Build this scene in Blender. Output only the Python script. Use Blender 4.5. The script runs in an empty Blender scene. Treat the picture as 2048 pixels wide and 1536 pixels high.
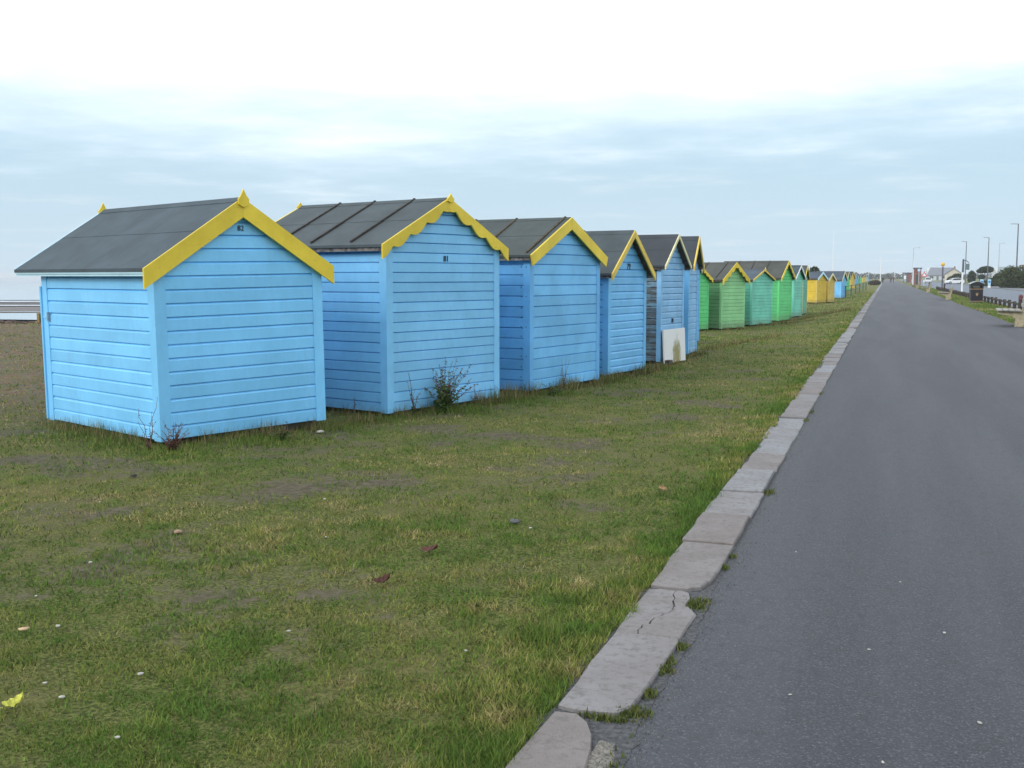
import bpy, math, random
import numpy as np
from mathutils import Vector, Matrix, noise as mnoise

R = math.radians
SC = bpy.context.scene
COL = SC.collection
random.seed(7)
rng = np.random.default_rng(11)

# ------------------------------------------------------------------ camera
cd = bpy.data.cameras.new('camera')
cam = bpy.data.objects.new('camera', cd)
COL.objects.link(cam)
cam.location = (0, 0, 1.6)
cam.rotation_euler = (R(90 - 5.556), 0, R(18.7))
cd.sensor_width = 36.0
cd.lens = 38.67
cd.clip_start = 0.05
cd.clip_end = 30000
SC.camera = cam

# ------------------------------------------------------------------ world, sun, exposure
SUN_EL, SUN_AZ = 27.0, 238.0          # azimuth measured anticlockwise from +X: behind the camera, over the sea
world = bpy.data.worlds.new('World')
SC.world = world
world.use_nodes = True
wn, wl = world.node_tree.nodes, world.node_tree.links
wn.clear()


def N(nodes, typ, **kw):
    n = nodes.new(typ)
    for k, v in kw.items():
        setattr(n, k, v)
    return n


def math_node(nodes, links, op, a, b=None, clamp=False):
    n = nodes.new('ShaderNodeMath')
    n.operation = op
    n.use_clamp = clamp
    for i, s in enumerate((a, b)):
        if s is None:
            continue
        if isinstance(s, (int, float)):
            n.inputs[i].default_value = s
        else:
            links.new(s, n.inputs[i])
    return n.outputs[0]


def maprange(nodes, links, val, a, b, c=0.0, d=1.0, smooth=True):
    n = nodes.new('ShaderNodeMapRange')
    n.interpolation_type = 'SMOOTHSTEP' if smooth else 'LINEAR'
    for i, s in enumerate((val, a, b, c, d)):
        if isinstance(s, (int, float)):
            n.inputs[i].default_value = s
        else:
            links.new(s, n.inputs[i])
    return n.outputs[0]


def mixcol(nodes, links, fac, a, b, blend='MIX'):
    n = nodes.new('ShaderNodeMix')
    n.data_type = 'RGBA'
    n.blend_type = blend
    for i, s in ((0, fac), (6, a), (7, b)):
        if isinstance(s, (int, float)):
            n.inputs[i].default_value = s
        elif isinstance(s, tuple):
            n.inputs[i].default_value = (*s[:3], 1)
        else:
            links.new(s, n.inputs[i])
    return n.outputs[2]


sky = N(wn, 'ShaderNodeTexSky')
sky.sky_type = 'NISHITA'
sky.sun_disc = False
sky.sun_elevation = R(SUN_EL)
sky.sun_rotation = R(90 - SUN_AZ)
sky.air_density = 1.0
sky.dust_density = 1.5
tc = N(wn, 'ShaderNodeTexCoord')
sep = N(wn, 'ShaderNodeSeparateXYZ')
wl.new(tc.outputs['Generated'], sep.inputs[0])
zc = math_node(wn, wl, 'MAXIMUM', sep.outputs[2], 0.0)
den = math_node(wn, wl, 'ADD', zc, 0.055)
px = math_node(wn, wl, 'DIVIDE', sep.outputs[0], den)
py = math_node(wn, wl, 'DIVIDE', sep.outputs[1], den)
comb = N(wn, 'ShaderNodeCombineXYZ')
wl.new(px, comb.inputs[0])
wl.new(py, comb.inputs[1])


def wnoise(scale, detail, rough, off):
    mp = N(wn, 'ShaderNodeMapping')
    mp.inputs['Location'].default_value = off
    wl.new(comb.outputs[0], mp.inputs[0])
    n = N(wn, 'ShaderNodeTexNoise')
    n.inputs['Scale'].default_value = scale
    n.inputs['Detail'].default_value = detail
    n.inputs['Roughness'].default_value = rough
    wl.new(mp.outputs[0], n.inputs['Vector'])
    return n.outputs['Fac']


big = wnoise(0.22, 4.0, 0.55, (3.4, 1.2, 0))
small = wnoise(1.1, 6.0, 0.6, (0.4, 5.2, 0))
# a cloud sheet whose thin bright part begins some ten degrees up, ragged at its lower edge
el = math_node(wn, wl, 'ADD', zc, math_node(wn, wl, 'MULTIPLY', math_node(wn, wl, 'SUBTRACT', big, 0.5), 0.22))
el = math_node(wn, wl, 'ADD', el, math_node(wn, wl, 'MULTIPLY', math_node(wn, wl, 'SUBTRACT', small, 0.5), 0.10))
bright = maprange(wn, wl, el, 0.070, 0.235)
streak = maprange(wn, wl, small, 0.50, 0.80)
lowcol = mixcol(wn, wl, maprange(wn, wl, zc, 0.0, 0.13), (0.64, 0.81, 0.94), (0.565, 0.775, 0.925))
lowcol = mixcol(wn, wl, math_node(wn, wl, 'MULTIPLY', streak, 0.42), lowcol, (0.88, 0.97, 1.02))
cloudcol = mixcol(wn, wl, bright, lowcol, (1.38, 1.50, 1.62))
bg1 = N(wn, 'ShaderNodeBackground')
bg1.inputs[1].default_value = 0.10
wl.new(sky.outputs[0], bg1.inputs[0])
bg2 = N(wn, 'ShaderNodeBackground')
bg2.inputs[1].default_value = 1.0
wl.new(cloudcol, bg2.inputs[0])
mx = N(wn, 'ShaderNodeMixShader')
mx.inputs[0].default_value = 0.93
wl.new(bg1.outputs[0], mx.inputs[1])
wl.new(bg2.outputs[0], mx.inputs[2])
wo = N(wn, 'ShaderNodeOutputWorld')
wl.new(mx.outputs[0], wo.inputs[0])

sd = bpy.data.lights.new('sun', 'SUN')
sd.energy = 1.5
sd.angle = R(20)
sd.color = (1.0, 0.98, 0.94)
sun = bpy.data.objects.new('sun', sd)
COL.objects.link(sun)
sdir = Vector((math.cos(R(SUN_EL)) * math.cos(R(SUN_AZ)), math.cos(R(SUN_EL)) * math.sin(R(SUN_AZ)), math.sin(R(SUN_EL))))
sun.rotation_euler = sdir.to_track_quat('Z', 'Y').to_euler()
sun.location = (-20, -20, 30)

SC.view_settings.view_transform = 'Standard'
SC.view_settings.look = 'None'
SC.view_settings.gamma = 1.0
SC.view_settings.use_curve_mapping = False
SC.view_settings.exposure = 0.0


# ------------------------------------------------------------------ helpers
def tag(o, label=None, cat=None, group=None, kind=None):
    if label:
        o['label'] = label
    if cat:
        o['category'] = cat
    if group:
        o['group'] = group
    if kind:
        o['kind'] = kind
    return o


def empty(name, loc=(0, 0, 0), rot=(0, 0, 0)):
    o = bpy.data.objects.new(name, None)
    COL.objects.link(o)
    o.location = loc
    o.rotation_euler = rot
    o.empty_display_size = 0.2
    return o


def link_mesh(name, me, parent=None, loc=None):
    o = bpy.data.objects.new(name, me)
    COL.objects.link(o)
    if parent:
        o.parent = parent
    if loc:
        o.location = loc
    return o


class MB:
    def __init__(self):
        self.v, self.f = [], []

    def add(self, vs, fs):
        b = len(self.v)
        self.v += [tuple(p) for p in vs]
        self.f += [tuple(i + b for i in f) for f in fs]
        return self

    def box(self, x0, x1, y0, y1, z0, z1):
        return self.add([(x0, y0, z0), (x1, y0, z0), (x1, y1, z0), (x0, y1, z0), (x0, y0, z1), (x1, y0, z1), (x1, y1, z1), (x0, y1, z1)],
                        [(3, 2, 1, 0), (4, 5, 6, 7), (0, 1, 5, 4), (1, 2, 6, 5), (2, 3, 7, 6), (3, 0, 4, 7)])

    def prism(self, poly, a0, a1, axis='y'):
        """polygon (p,q) swept along an axis from a0 to a1; axis y: (p,a,q); x: (a,p,q); z: (p,q,a)"""
        n = len(poly)
        m = {'y': lambda p, q, a: (p, a, q), 'x': lambda p, q, a: (a, p, q), 'z': lambda p, q, a: (p, q, a)}[axis]
        vs = [m(p, q, a0) for p, q in poly] + [m(p, q, a1) for p, q in poly]
        fs = [tuple(range(n)), tuple(range(2 * n - 1, n - 1, -1))]
        for i in range(n):
            j = (i + 1) % n
            fs.append((j, i, n + i, n + j))
        return self.add(vs, fs)

    def tube(self, pts, rads, seg=8, cap=True):
        pts = [Vector(p) for p in pts]
        b = len(self.v)
        prev = None
        for i, p in enumerate(pts):
            d = (pts[min(i + 1, len(pts) - 1)] - pts[max(i - 1, 0)]).normalized()
            a = d.orthogonal().normalized() if prev is None else (prev - d * prev.dot(d)).normalized()
            prev = a
            c = d.cross(a)
            for k in range(seg):
                t = 2 * math.pi * k / seg
                self.v.append(tuple(p + (a * math.cos(t) + c * math.sin(t)) * rads[i]))
        for i in range(len(pts) - 1):
            for k in range(seg):
                k2 = (k + 1) % seg
                self.f.append((b + i * seg + k, b + i * seg + k2, b + (i + 1) * seg + k2, b + (i + 1) * seg + k))
        if cap:
            self.f.append(tuple(b + k for k in range(seg - 1, -1, -1)))
            self.f.append(tuple(b + (len(pts) - 1) * seg + k for k in range(seg)))
        return self

    def mesh(self, name, mat=None, smooth=False, recalc=True):
        me = bpy.data.meshes.new(name)
        me.from_pydata(self.v, [], self.f)
        if mat:
            me.materials.append(mat)
        if recalc:
            import bmesh
            bm = bmesh.new()
            bm.from_mesh(me)
            bmesh.ops.recalc_face_normals(bm, faces=bm.faces)
            bm.to_mesh(me)
            bm.free()
        if smooth:
            me.shade_smooth()
        me.update()
        return me

    def build(self, name, mat=None, parent=None, smooth=False, bevel=0.0, loc=None, recalc=True):
        o = link_mesh(name, self.mesh(name, mat, smooth, recalc), parent, loc)
        if bevel:
            b = o.modifiers.new('bevel', 'BEVEL')
            b.width = bevel
            b.segments = 2
            b.limit_method = 'ANGLE'
        return o


def hash2(ix, iy, seed):
    h = (ix * 374761393 + iy * 668265263 + seed * 974711) & 0xFFFFFFFF
    h = ((h ^ (h >> 13)) * 1274126177) & 0xFFFFFFFF
    h = h ^ (h >> 16)
    return (h & 0xFFFF) / 65535.0


def vnoise(x, y, seed=0):
    x = np.asarray(x, float)
    y = np.asarray(y, float)
    ix = np.floor(x).astype(np.int64)
    iy = np.floor(y).astype(np.int64)
    fx = x - ix
    fy = y - iy
    fx = fx * fx * (3 - 2 * fx)
    fy = fy * fy * (3 - 2 * fy)
    a = hash2(ix, iy, seed)
    b = hash2(ix + 1, iy, seed)
    c = hash2(ix, iy + 1, seed)
    d = hash2(ix + 1, iy + 1, seed)
    return (a * (1 - fx) + b * fx) * (1 - fy) + (c * (1 - fx) + d * fx) * fy


def fbm(x, y, seed=0, oct=4):
    s, a, t = 0.0, 0.5, 0.0
    for i in range(oct):
        s = s + a * vnoise(x * 2 ** i + 13.7 * i, y * 2 ** i - 7.3 * i, seed + i)
        t += a
        a *= 0.55
    return s / t


def sstep(x, a, b):
    t = np.clip((np.asarray(x, float) - a) / (b - a), 0, 1)
    return t * t * (3 - 2 * t)


def np_mesh(name, V, F, mat=None, colors=None, uniform=3):
    me = bpy.data.meshes.new(name)
    V = np.asarray(V, np.float32).reshape(-1, 3)
    F = np.asarray(F, np.int32)
    nf = F.shape[0]
    k = F.shape[1]
    me.vertices.add(len(V))
    me.vertices.foreach_set('co', V.ravel())
    me.loops.add(nf * k)
    me.loops.foreach_set('vertex_index', F.ravel())
    me.polygons.add(nf)
    me.polygons.foreach_set('loop_start', np.arange(0, nf * k, k, dtype=np.int32))
    me.update(calc_edges=True)
    me.validate()
    if colors is not None:
        at = me.color_attributes.new('Col', 'FLOAT_COLOR', 'POINT')
        c = np.ones((len(V), 4), np.float32)
        c[:, :3] = colors
        at.data.foreach_set('color', c.ravel())
    if mat:
        me.materials.append(mat)
    return me


# ------------------------------------------------------------------ materials
def new_mat(name):
    m = bpy.data.materials.new(name)
    m.use_nodes = True
    nt = m.node_tree
    b = nt.nodes['Principled BSDF']
    return m, nt.nodes, nt.links, b


def noise_tex(nodes, links, scale, detail=4.0, rough=0.6, vec=None, stretch=None):
    n = nodes.new('ShaderNodeTexNoise')
    n.inputs['Scale'].default_value = scale
    n.inputs['Detail'].default_value = detail
    n.inputs['Roughness'].default_value = rough
    if vec is None:
        t = nodes.new('ShaderNodeTexCoord')
        vec = t.outputs['Object']
    if stretch:
        mp = nodes.new('ShaderNodeMapping')
        mp.inputs['Scale'].default_value = stretch
        links.new(vec, mp.inputs[0])
        vec = mp.outputs[0]
    links.new(vec, n.inputs['Vector'])
    return n.outputs['Fac']


def bump(nodes, links, b, h, strength=0.3, dist=0.01):
    n = nodes.new('ShaderNodeBump')
    n.inputs['Strength'].default_value = strength
    n.inputs['Distance'].default_value = dist
    links.new(h, n.inputs['Height'])
    links.new(n.outputs[0], b.inputs['Normal'])


MATS = {}


def paint(name, col, rough=0.55, var=0.10, wear=0.0, wearcol=(0.25, 0.24, 0.22), wscale=6.0, grain=0.15):
    """brushed paint on sawn boards: patchy fading, faint grain, chips down to the wood where wear > 0"""
    if name in MATS:
        return MATS[name]
    m, nd, lk, b = new_mat(name)
    geo = nd.new('ShaderNodeNewGeometry')
    oi = nd.new('ShaderNodeObjectInfo')
    pos = geo.outputs['Position']
    n1 = noise_tex(nd, lk, 1.7, 4, 0.6, pos)
    n2 = noise_tex(nd, lk, 22.0, 3, 0.6, pos, (1, 1, 0.35))
    dark = tuple(c * (1 - var * 1.3) for c in col)
    light = tuple(min(1, c * (1 + var) + 0.012) for c in col)
    c = mixcol(nd, lk, maprange(nd, lk, n1, 0.3, 0.7), dark, light)
    c = mixcol(nd, lk, math_node(nd, lk, 'MULTIPLY', maprange(nd, lk, n2, 0.35, 0.75), 0.16), c, tuple(x * 0.72 for x in col))
    rv = maprange(nd, lk, oi.outputs['Random'], 0, 1, 0.92, 1.06, False)
    cc = nd.new('ShaderNodeCombineXYZ')
    for i in range(3):
        lk.new(rv, cc.inputs[i])
    c = mixcol(nd, lk, 1.0, c, cc.outputs[0], 'MULTIPLY')
    # grime splashed up from the turf and run-off streaks
    st = noise_tex(nd, lk, 9.0, 4, 0.65, pos, (1, 1, 0.12))
    c = mixcol(nd, lk, math_node(nd, lk, 'MULTIPLY', maprange(nd, lk, st, 0.56, 0.78), 0.13), c, (0.22, 0.25, 0.22))
    # mud and algae splashed on the lowest boards
    sz = nd.new('ShaderNodeSeparateXYZ')
    lk.new(pos, sz.inputs[0])
    sp_ = noise_tex(nd, lk, 13.0, 5, 0.7, pos)
    low = math_node(nd, lk, 'ADD', maprange(nd, lk, sz.outputs[2], -0.05, 0.34, 0.62, 0.0, False), math_node(nd, lk, 'MULTIPLY', math_node(nd, lk, 'SUBTRACT', sp_, 0.5), 0.9))
    c = mixcol(nd, lk, math_node(nd, lk, 'MULTIPLY', maprange(nd, lk, low, 0.28, 0.8), 0.55), c, (0.15, 0.15, 0.10))
    if wear > 0:
        w = noise_tex(nd, lk, wscale, 7, 0.72, pos, (0.8, 0.8, 4.5))
        c = mixcol(nd, lk, maprange(nd, lk, w, 0.62 - wear * 0.3, 0.74 - wear * 0.3), c, wearcol)
    lk.new(c, b.inputs['Base Color'])
    b.inputs['Roughness'].default_value = rough
    b.inputs['Specular IOR Level'].default_value = 0.5
    g = noise_tex(nd, lk, 60.0, 3, 0.6, pos, (1, 1, 3.0))
    bump(nd, lk, b, g, grain, 0.004)
    MATS[name] = m
    return m


def plain(name, col, rough=0.7, var=0.12, scale=8.0, metallic=0.0, bmp=0.2, bscale=40.0, col2=None, emis=0.0):
    if name in MATS:
        return MATS[name]
    m, nd, lk, b = new_mat(name)
    geo = nd.new('ShaderNodeNewGeometry')
    n1 = noise_tex(nd, lk, scale, 5, 0.62, geo.outputs['Position'])
    a = col2 if col2 else tuple(c * (1 - var) for c in col)
    c = mixcol(nd, lk, maprange(nd, lk, n1, 0.35, 0.68), a, tuple(min(1, x * (1 + var)) for x in col))
    lk.new(c, b.inputs['Base Color'])
    b.inputs['Roughness'].default_value = rough
    b.inputs['Metallic'].default_value = metallic
    if bmp:
        bump(nd, lk, b, noise_tex(nd, lk, bscale, 4, 0.6, geo.outputs['Position']), bmp, 0.006)
    if emis:
        lk.new(c, b.inputs['Emission Color'])
        b.inputs['Emission Strength'].default_value = emis
    MATS[name] = m
    return m


def felt_mat(name, col, moss=0.0):
    m, nd, lk, b = new_mat(name)
    geo = nd.new('ShaderNodeNewGeometry')
    pos = geo.outputs['Position']
    n1 = noise_tex(nd, lk, 2.2, 5, 0.6, pos)
    n2 = noise_tex(nd, lk, 160.0, 2, 0.5, pos)
    c = mixcol(nd, lk, maprange(nd, lk, n1, 0.3, 0.7), tuple(x * 0.78 for x in col), tuple(x * 1.2 for x in col))
    c = mixcol(nd, lk, math_node(nd, lk, 'MULTIPLY', n2, 0.35), c, (0.085, 0.105, 0.118))
    st = noise_tex(nd, lk, 5.0, 4, 0.6, pos, (1.6, 1.6, 0.2))
    c = mixcol(nd, lk, math_node(nd, lk, 'MULTIPLY', maprange(nd, lk, st, 0.52, 0.72), 0.4), c, (0.045, 0.047, 0.048))
    if moss:
        n3 = noise_tex(nd, lk, 7.0, 7, 0.72, pos)
        c = mixcol(nd, lk, maprange(nd, lk, n3, 0.72 - moss * 0.25, 0.80 - moss * 0.22), c, (0.17, 0.14, 0.06))
    lk.new(c, b.inputs['Base Color'])
    b.inputs['Roughness'].default_value = 0.85
    bump(nd, lk, b, n2, 0.35, 0.004)
    return m


BLUE = (0.205, 0.585, 0.93)
BLUE2 = (0.155, 0.43, 0.74)
YEL = (0.77, 0.57, 0.03)
M_blue1 = paint('paint_sky_blue', BLUE, 0.36, 0.05)
M_blue2 = paint('paint_light_blue', (0.21, 0.55, 0.87), 0.42, 0.06)
M_blue3 = paint('paint_mid_blue', (0.135, 0.43, 0.78), 0.45, 0.08, 0.03, (0.06, 0.16, 0.27), 14)
M_blue4 = paint('paint_faded_blue', (0.165, 0.50, 0.84), 0.42, 0.08)
M_blue5 = paint('paint_chalky_blue', (0.21, 0.46, 0.72), 0.5, 0.12, 0.30, (0.34, 0.52, 0.68), 7)
M_bare = paint('bare_grey_boards', (0.10, 0.115, 0.125), 0.8, 0.25, 0.5, (0.16, 0.29, 0.38), 3.5)
M_yel = paint('paint_yellow', YEL, 0.5, 0.10, 0.04, (0.30, 0.20, 0.05), 18)
M_yel2 = paint('paint_weathered_yellow', (0.72, 0.52, 0.08), 0.6, 0.14, 0.16, (0.40, 0.25, 0.07), 9)
M_yelw = paint('paint_yellow_hut', (0.68, 0.47, 0.035), 0.55, 0.10)
M_yelw2 = paint('paint_pale_yellow_hut', (0.68, 0.50, 0.12), 0.6, 0.10)
M_cream = paint('paint_cream', (0.72, 0.66, 0.38), 0.6, 0.12, 0.15, (0.40, 0.38, 0.3), 9)
M_white = paint('paint_white', (0.76, 0.78, 0.78), 0.55, 0.06)
M_paleblue = paint('paint_pale_blue_trim', (0.50, 0.74, 0.84), 0.5, 0.06)
M_gr1 = paint('paint_bright_green', (0.11, 0.62, 0.20), 0.5, 0.08)
M_gr2 = paint('paint_sage_green_shaded', (0.13, 0.33, 0.15), 0.6, 0.12, 0.1, (0.08, 0.18, 0.09), 10)  # sage paint with the side wall's shade darkened into its colour
M_gr2_lit = paint('paint_sage_green_lit', (0.27, 0.60, 0.27), 0.55, 0.10, 0.05, (0.12, 0.26, 0.12), 10)  # same sage paint, lightened to put the gable's brighter light in the colour
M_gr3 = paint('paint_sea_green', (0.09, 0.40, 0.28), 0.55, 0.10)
M_gr3_lit = paint('paint_sea_green_lit', (0.165, 0.60, 0.44), 0.5, 0.10)  # sea-green paint lightened for gables, their stronger light put into the colour
M_gr4 = paint('paint_mid_green', (0.09, 0.50, 0.17), 0.55, 0.10)
M_felt1 = felt_mat('green_grey_roofing_felt', (0.044, 0.066, 0.080))
M_felt2 = felt_mat('grey_roofing_felt', (0.050, 0.066, 0.070))
M_felt3 = felt_mat('mossy_roofing_felt', (0.047, 0.060, 0.056), 0.3)
M_felt4 = felt_mat('black_roofing_felt', (0.032, 0.037, 0.044))
M_felt5 = felt_mat('brown_stained_felt', (0.065, 0.065, 0.052), 0.35)
M_feltb = felt_mat('blue_grey_felt', (0.06, 0.078, 0.105))
M_dark = plain('weathered_dark_timber', (0.085, 0.07, 0.058), 0.85, 0.35, 9)
M_batten = plain('old_brown_batten', (0.04, 0.034, 0.03), 0.85, 0.4, 20)
M_battenm = plain('mossy_brown_batten', (0.07, 0.055, 0.03), 0.9, 0.4, 20)
M_fasc = plain('grey_weathered_fascia', (0.20, 0.175, 0.155), 0.85, 0.4, 12, col2=(0.05, 0.045, 0.05))
M_black = plain('black_paint', (0.012, 0.012, 0.016), 0.45, 0.2, 20, bmp=0.05)
M_brass = plain('tarnished_brass', (0.45, 0.30, 0.09), 0.45, 0.25, 60, metallic=0.8)
M_steel = plain('galvanised_steel', (0.35, 0.38, 0.42), 0.5, 0.15, 30, metallic=0.5)


# ------------------------------------------------------------------ terrain
def gz(x, y):
    x = np.asarray(x, float)
    y = np.asarray(y, float)
    z = 0.05 * (fbm(x * 0.45, y * 0.45, 3, 3) - 0.5) + 0.022 * (fbm(x * 2.3, y * 2.3, 9, 3) - 0.5)
    grassw = sstep(-x, 1.15, 2.2)
    z = z * grassw * (1 - 0.5 * sstep(y, 60, 120))
    dip = sstep(y, 25, 35) * (1 - sstep(y, 102, 134)) * sstep(-x, 1.3, 3.6)
    z = z - 0.2 * dip
    z = z + 0.16 * sstep(-x, 22, 27) * (1 - sstep(-x, 28, 31)) * (0.6 + 0.8 * vnoise(x * 0.3, y * 0.3, 5))
    z = z - 3.4 * sstep(-x, 28.5, 50)
    road = sstep(x, 6.25, 6.4)
    z = z + np.where((x > -1.12) & (x < 4.3), -0.05, 0.0)
    z = z + np.where((x >= 4.3) & (x < 6.3), 0.02 + 0.02 * (vnoise(x * 2, y * 0.7, 8) - 0.5), 0.0)
    z = z - 0.12 * road * (1 - sstep(x, 15.4, 15.5))
    return z


def bareness(x, y):
    b = fbm(x * 0.8, y * 0.8, 21, 5)
    b = sstep(b, 0.44, 0.70)
    b2 = sstep(fbm(x * 2.2, y * 2.2, 31, 3), 0.50, 0.72)
    v = 0.5 * b + 0.5 * b2
    v = v + 0.75 * sstep(-x, 7.6, 11)
    kerb = 1 - sstep(-x, 1.2, 1.9)
    v = v * (1 - 0.75 * kerb)
    return np.clip(v, 0, 1)


def axis_pts(segs):
    out = []
    for a, b, n in segs:
        out += list(np.linspace(a, b, n, endpoint=False))
    out.append(segs[-1][1])
    return np.array(out)


gx = axis_pts([(-6000, -400, 10), (-400, -60, 20), (-60, -24, 60), (-24, -9, 50), (-9, -1.2, 62), (-1.2, -1.1, 2), (-1.1, 4.2, 5), (4.2, 6.5, 12), (6.5, 16, 8), (16, 60, 8), (60, 3000, 6)])
gy = axis_pts([(-300, -10, 8), (-10, 1, 12), (1, 14, 104), (14, 40, 110), (40, 140, 90), (140, 400, 30), (400, 7000, 12)])
GX, GY = np.meshgrid(gx, gy, indexing='ij')
GZ = gz(GX, GY)
nx, ny = GX.shape
V = np.stack([GX, GY, GZ], -1).reshape(-1, 3)
idx = np.arange(nx * ny).reshape(nx, ny)
F = np.stack([idx[:-1, :-1], idx[1:, :-1], idx[1:, 1:], idx[:-1, 1:]], -1).reshape(-1, 4)

m, nd, lk, b = new_mat('turf_and_shingle')
geo = nd.new('ShaderNodeNewGeometry')
pos = geo.outputs['Position']
sp = nd.new('ShaderNodeSeparateXYZ')
lk.new(pos, sp.inputs[0])
att = nd.new('ShaderNodeAttribute')
att.attribute_name = 'Col'
sa = nd.new('ShaderNodeSeparateColor')
lk.new(att.outputs['Color'], sa.inputs[0])
f1 = noise_tex(nd, lk, 0.9, 5, 0.6, pos)
f2 = noise_tex(nd, lk, 14.0, 5, 0.65, pos)
f3 = noise_tex(nd, lk, 55.0, 4, 0.65, pos)
green = mixcol(nd, lk, maprange(nd, lk, f3, 0.36, 0.66), (0.050, 0.066, 0.016), (0.22, 0.23, 0.066))
green = mixcol(nd, lk, math_node(nd, lk, 'MULTIPLY', maprange(nd, lk, f1, 0.42, 0.66), 0.6), green, (0.20, 0.172, 0.068))
soil = mixcol(nd, lk, maprange(nd, lk, f2, 0.3, 0.7), (0.092, 0.076, 0.050), (0.19, 0.162, 0.105))
soil = mixcol(nd, lk, maprange(nd, lk, f3, 0.62, 0.72), soil, (0.27, 0.24, 0.20))
gcol = mixcol(nd, lk, maprange(nd, lk, math_node(nd, lk, 'ADD', sa.outputs[0], math_node(nd, lk, 'MULTIPLY', math_node(nd, lk, 'SUBTRACT', f2, 0.5), 1.6)), 0.34, 0.92), green, soil)
vor = nd.new('ShaderNodeTexVoronoi')
vor.inputs['Scale'].default_value = 9.0
lk.new(pos, vor.inputs['Vector'])
sh = mixcol(nd, lk, f2, (0.13, 0.09, 0.06), (0.30, 0.22, 0.15))
sh = mixcol(nd, lk, 0.45, sh, mixcol(nd, lk, 1.0, vor.outputs['Color'], (0.34, 0.25, 0.17), 'MULTIPLY'))
mud = mixcol(nd, lk, maprange(nd, lk, noise_tex(nd, lk, 0.05, 5, 0.6, pos), 0.35, 0.65), (0.12, 0.105, 0.10), (0.20, 0.18, 0.17))
negx = math_node(nd, lk, 'MULTIPLY', sp.outputs[0], -1.0)
wob = math_node(nd, lk, 'ADD', negx, math_node(nd, lk, 'MULTIPLY', math_node(nd, lk, 'SUBTRACT', f1, 0.5), 5.0))
gcol = mixcol(nd, lk, math_node(nd, lk, 'MULTIPLY', maprange(nd, lk, wob, 8.0, 14.0), math_node(nd, lk, 'ADD', -0.15, math_node(nd, lk, 'MULTIPLY', f1, 1.35))), gcol, sh)
gcol = mixcol(nd, lk, maprange(nd, lk, wob, 24.0, 27.0), gcol, sh)
gcol = mixcol(nd, lk, maprange(nd, lk, wob, 40.0, 48.0), gcol, mud)
lk.new(gcol, b.inputs['Base Color'])
b.inputs['Roughness'].default_value = 0.95
b.inputs['Specular IOR Level'].default_value = 0.15
bump(nd, lk, b, math_node(nd, lk, 'ADD', f2, math_node(nd, lk, 'MULTIPLY', f3, 1.2)), 1.0, 0.035)
bb = bareness(V[:, 0], V[:, 1])
me = np_mesh('ground', V, F, m, np.stack([bb, bb, bb], -1))
me.shade_smooth()
tag(link_mesh('ground', me), kind='structure')

# ------------------------------------------------------------------ path, road
def asphalt(name, lo, hi, tint):
    m, nd, lk, b = new_mat(name)
    geo = nd.new('ShaderNodeNewGeometry')
    pos = geo.outputs['Position']
    big = noise_tex(nd, lk, 1.1, 5, 0.62, pos, (1, 0.07, 1))
    mid = noise_tex(nd, lk, 9.0, 4, 0.65, pos)
    fine = noise_tex(nd, lk, 75.0, 4, 0.75, pos)
    vor = nd.new('ShaderNodeTexVoronoi')
    vor.inputs['Scale'].default_value = 150.0
    lk.new(pos, vor.inputs['Vector'])
    sv = nd.new('ShaderNodeSeparateColor')
    lk.new(vor.outputs['Color'], sv.inputs[0])
    c = mixcol(nd, lk, maprange(nd, lk, fine, 0.3, 0.72), lo, hi)
    c = mixcol(nd, lk, math_node(nd, lk, 'MULTIPLY', maprange(nd, lk, big, 0.36, 0.64), 0.6), c, tint)
    c = mixcol(nd, lk, math_node(nd, lk, 'MULTIPLY', maprange(nd, lk, mid, 0.5, 0.7), 0.28), c, tuple(x * 0.6 for x in lo))
    c = mixcol(nd, lk, math_node(nd, lk, 'MULTIPLY', maprange(nd, lk, sv.outputs[0], 0.84, 0.99), 0.5), c, (0.17, 0.17, 0.185))
    c = mixcol(nd, lk, math_node(nd, lk, 'MULTIPLY', maprange(nd, lk, sv.outputs[1], 0.9, 0.98), 0.4), c, (0.12, 0.085, 0.085))
    lk.new(c, b.inputs['Base Color'])
    b.inputs['Roughness'].default_value = 0.68
    b.inputs['Specular IOR Level'].default_value = 0.45
    bump(nd, lk, b, math_node(nd, lk, 'ADD', fine, vor.outputs['Distance']), 0.75, 0.008)
    return m


M_path = asphalt('path_asphalt', (0.020, 0.0215, 0.027), (0.060, 0.062, 0.073), (0.072, 0.074, 0.085))
M_road = asphalt('road_asphalt', (0.085, 0.105, 0.135), (0.12, 0.145, 0.18), (0.14, 0.165, 0.20))


def strip(name, left, right, ys, z, mat, kind='structure', zf=None):
    vs, fs = [], []
    for i, y in enumerate(ys):
        for x in (left(y), right(y)):
            vs.append((x, y, z if zf is None else zf(x, y)))
        if i:
            fs.append((2 * i - 2, 2 * i - 1, 2 * i + 1, 2 * i))
    mb = MB().add(vs, fs)
    o = mb.build(name, mat, recalc=False)
    if kind:
        tag(o, kind=kind)
    return o


def wob1(y, s, a, f):
    return a * (float(vnoise(np.array(y * f), np.array(0.5), s)) - 0.5)


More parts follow.
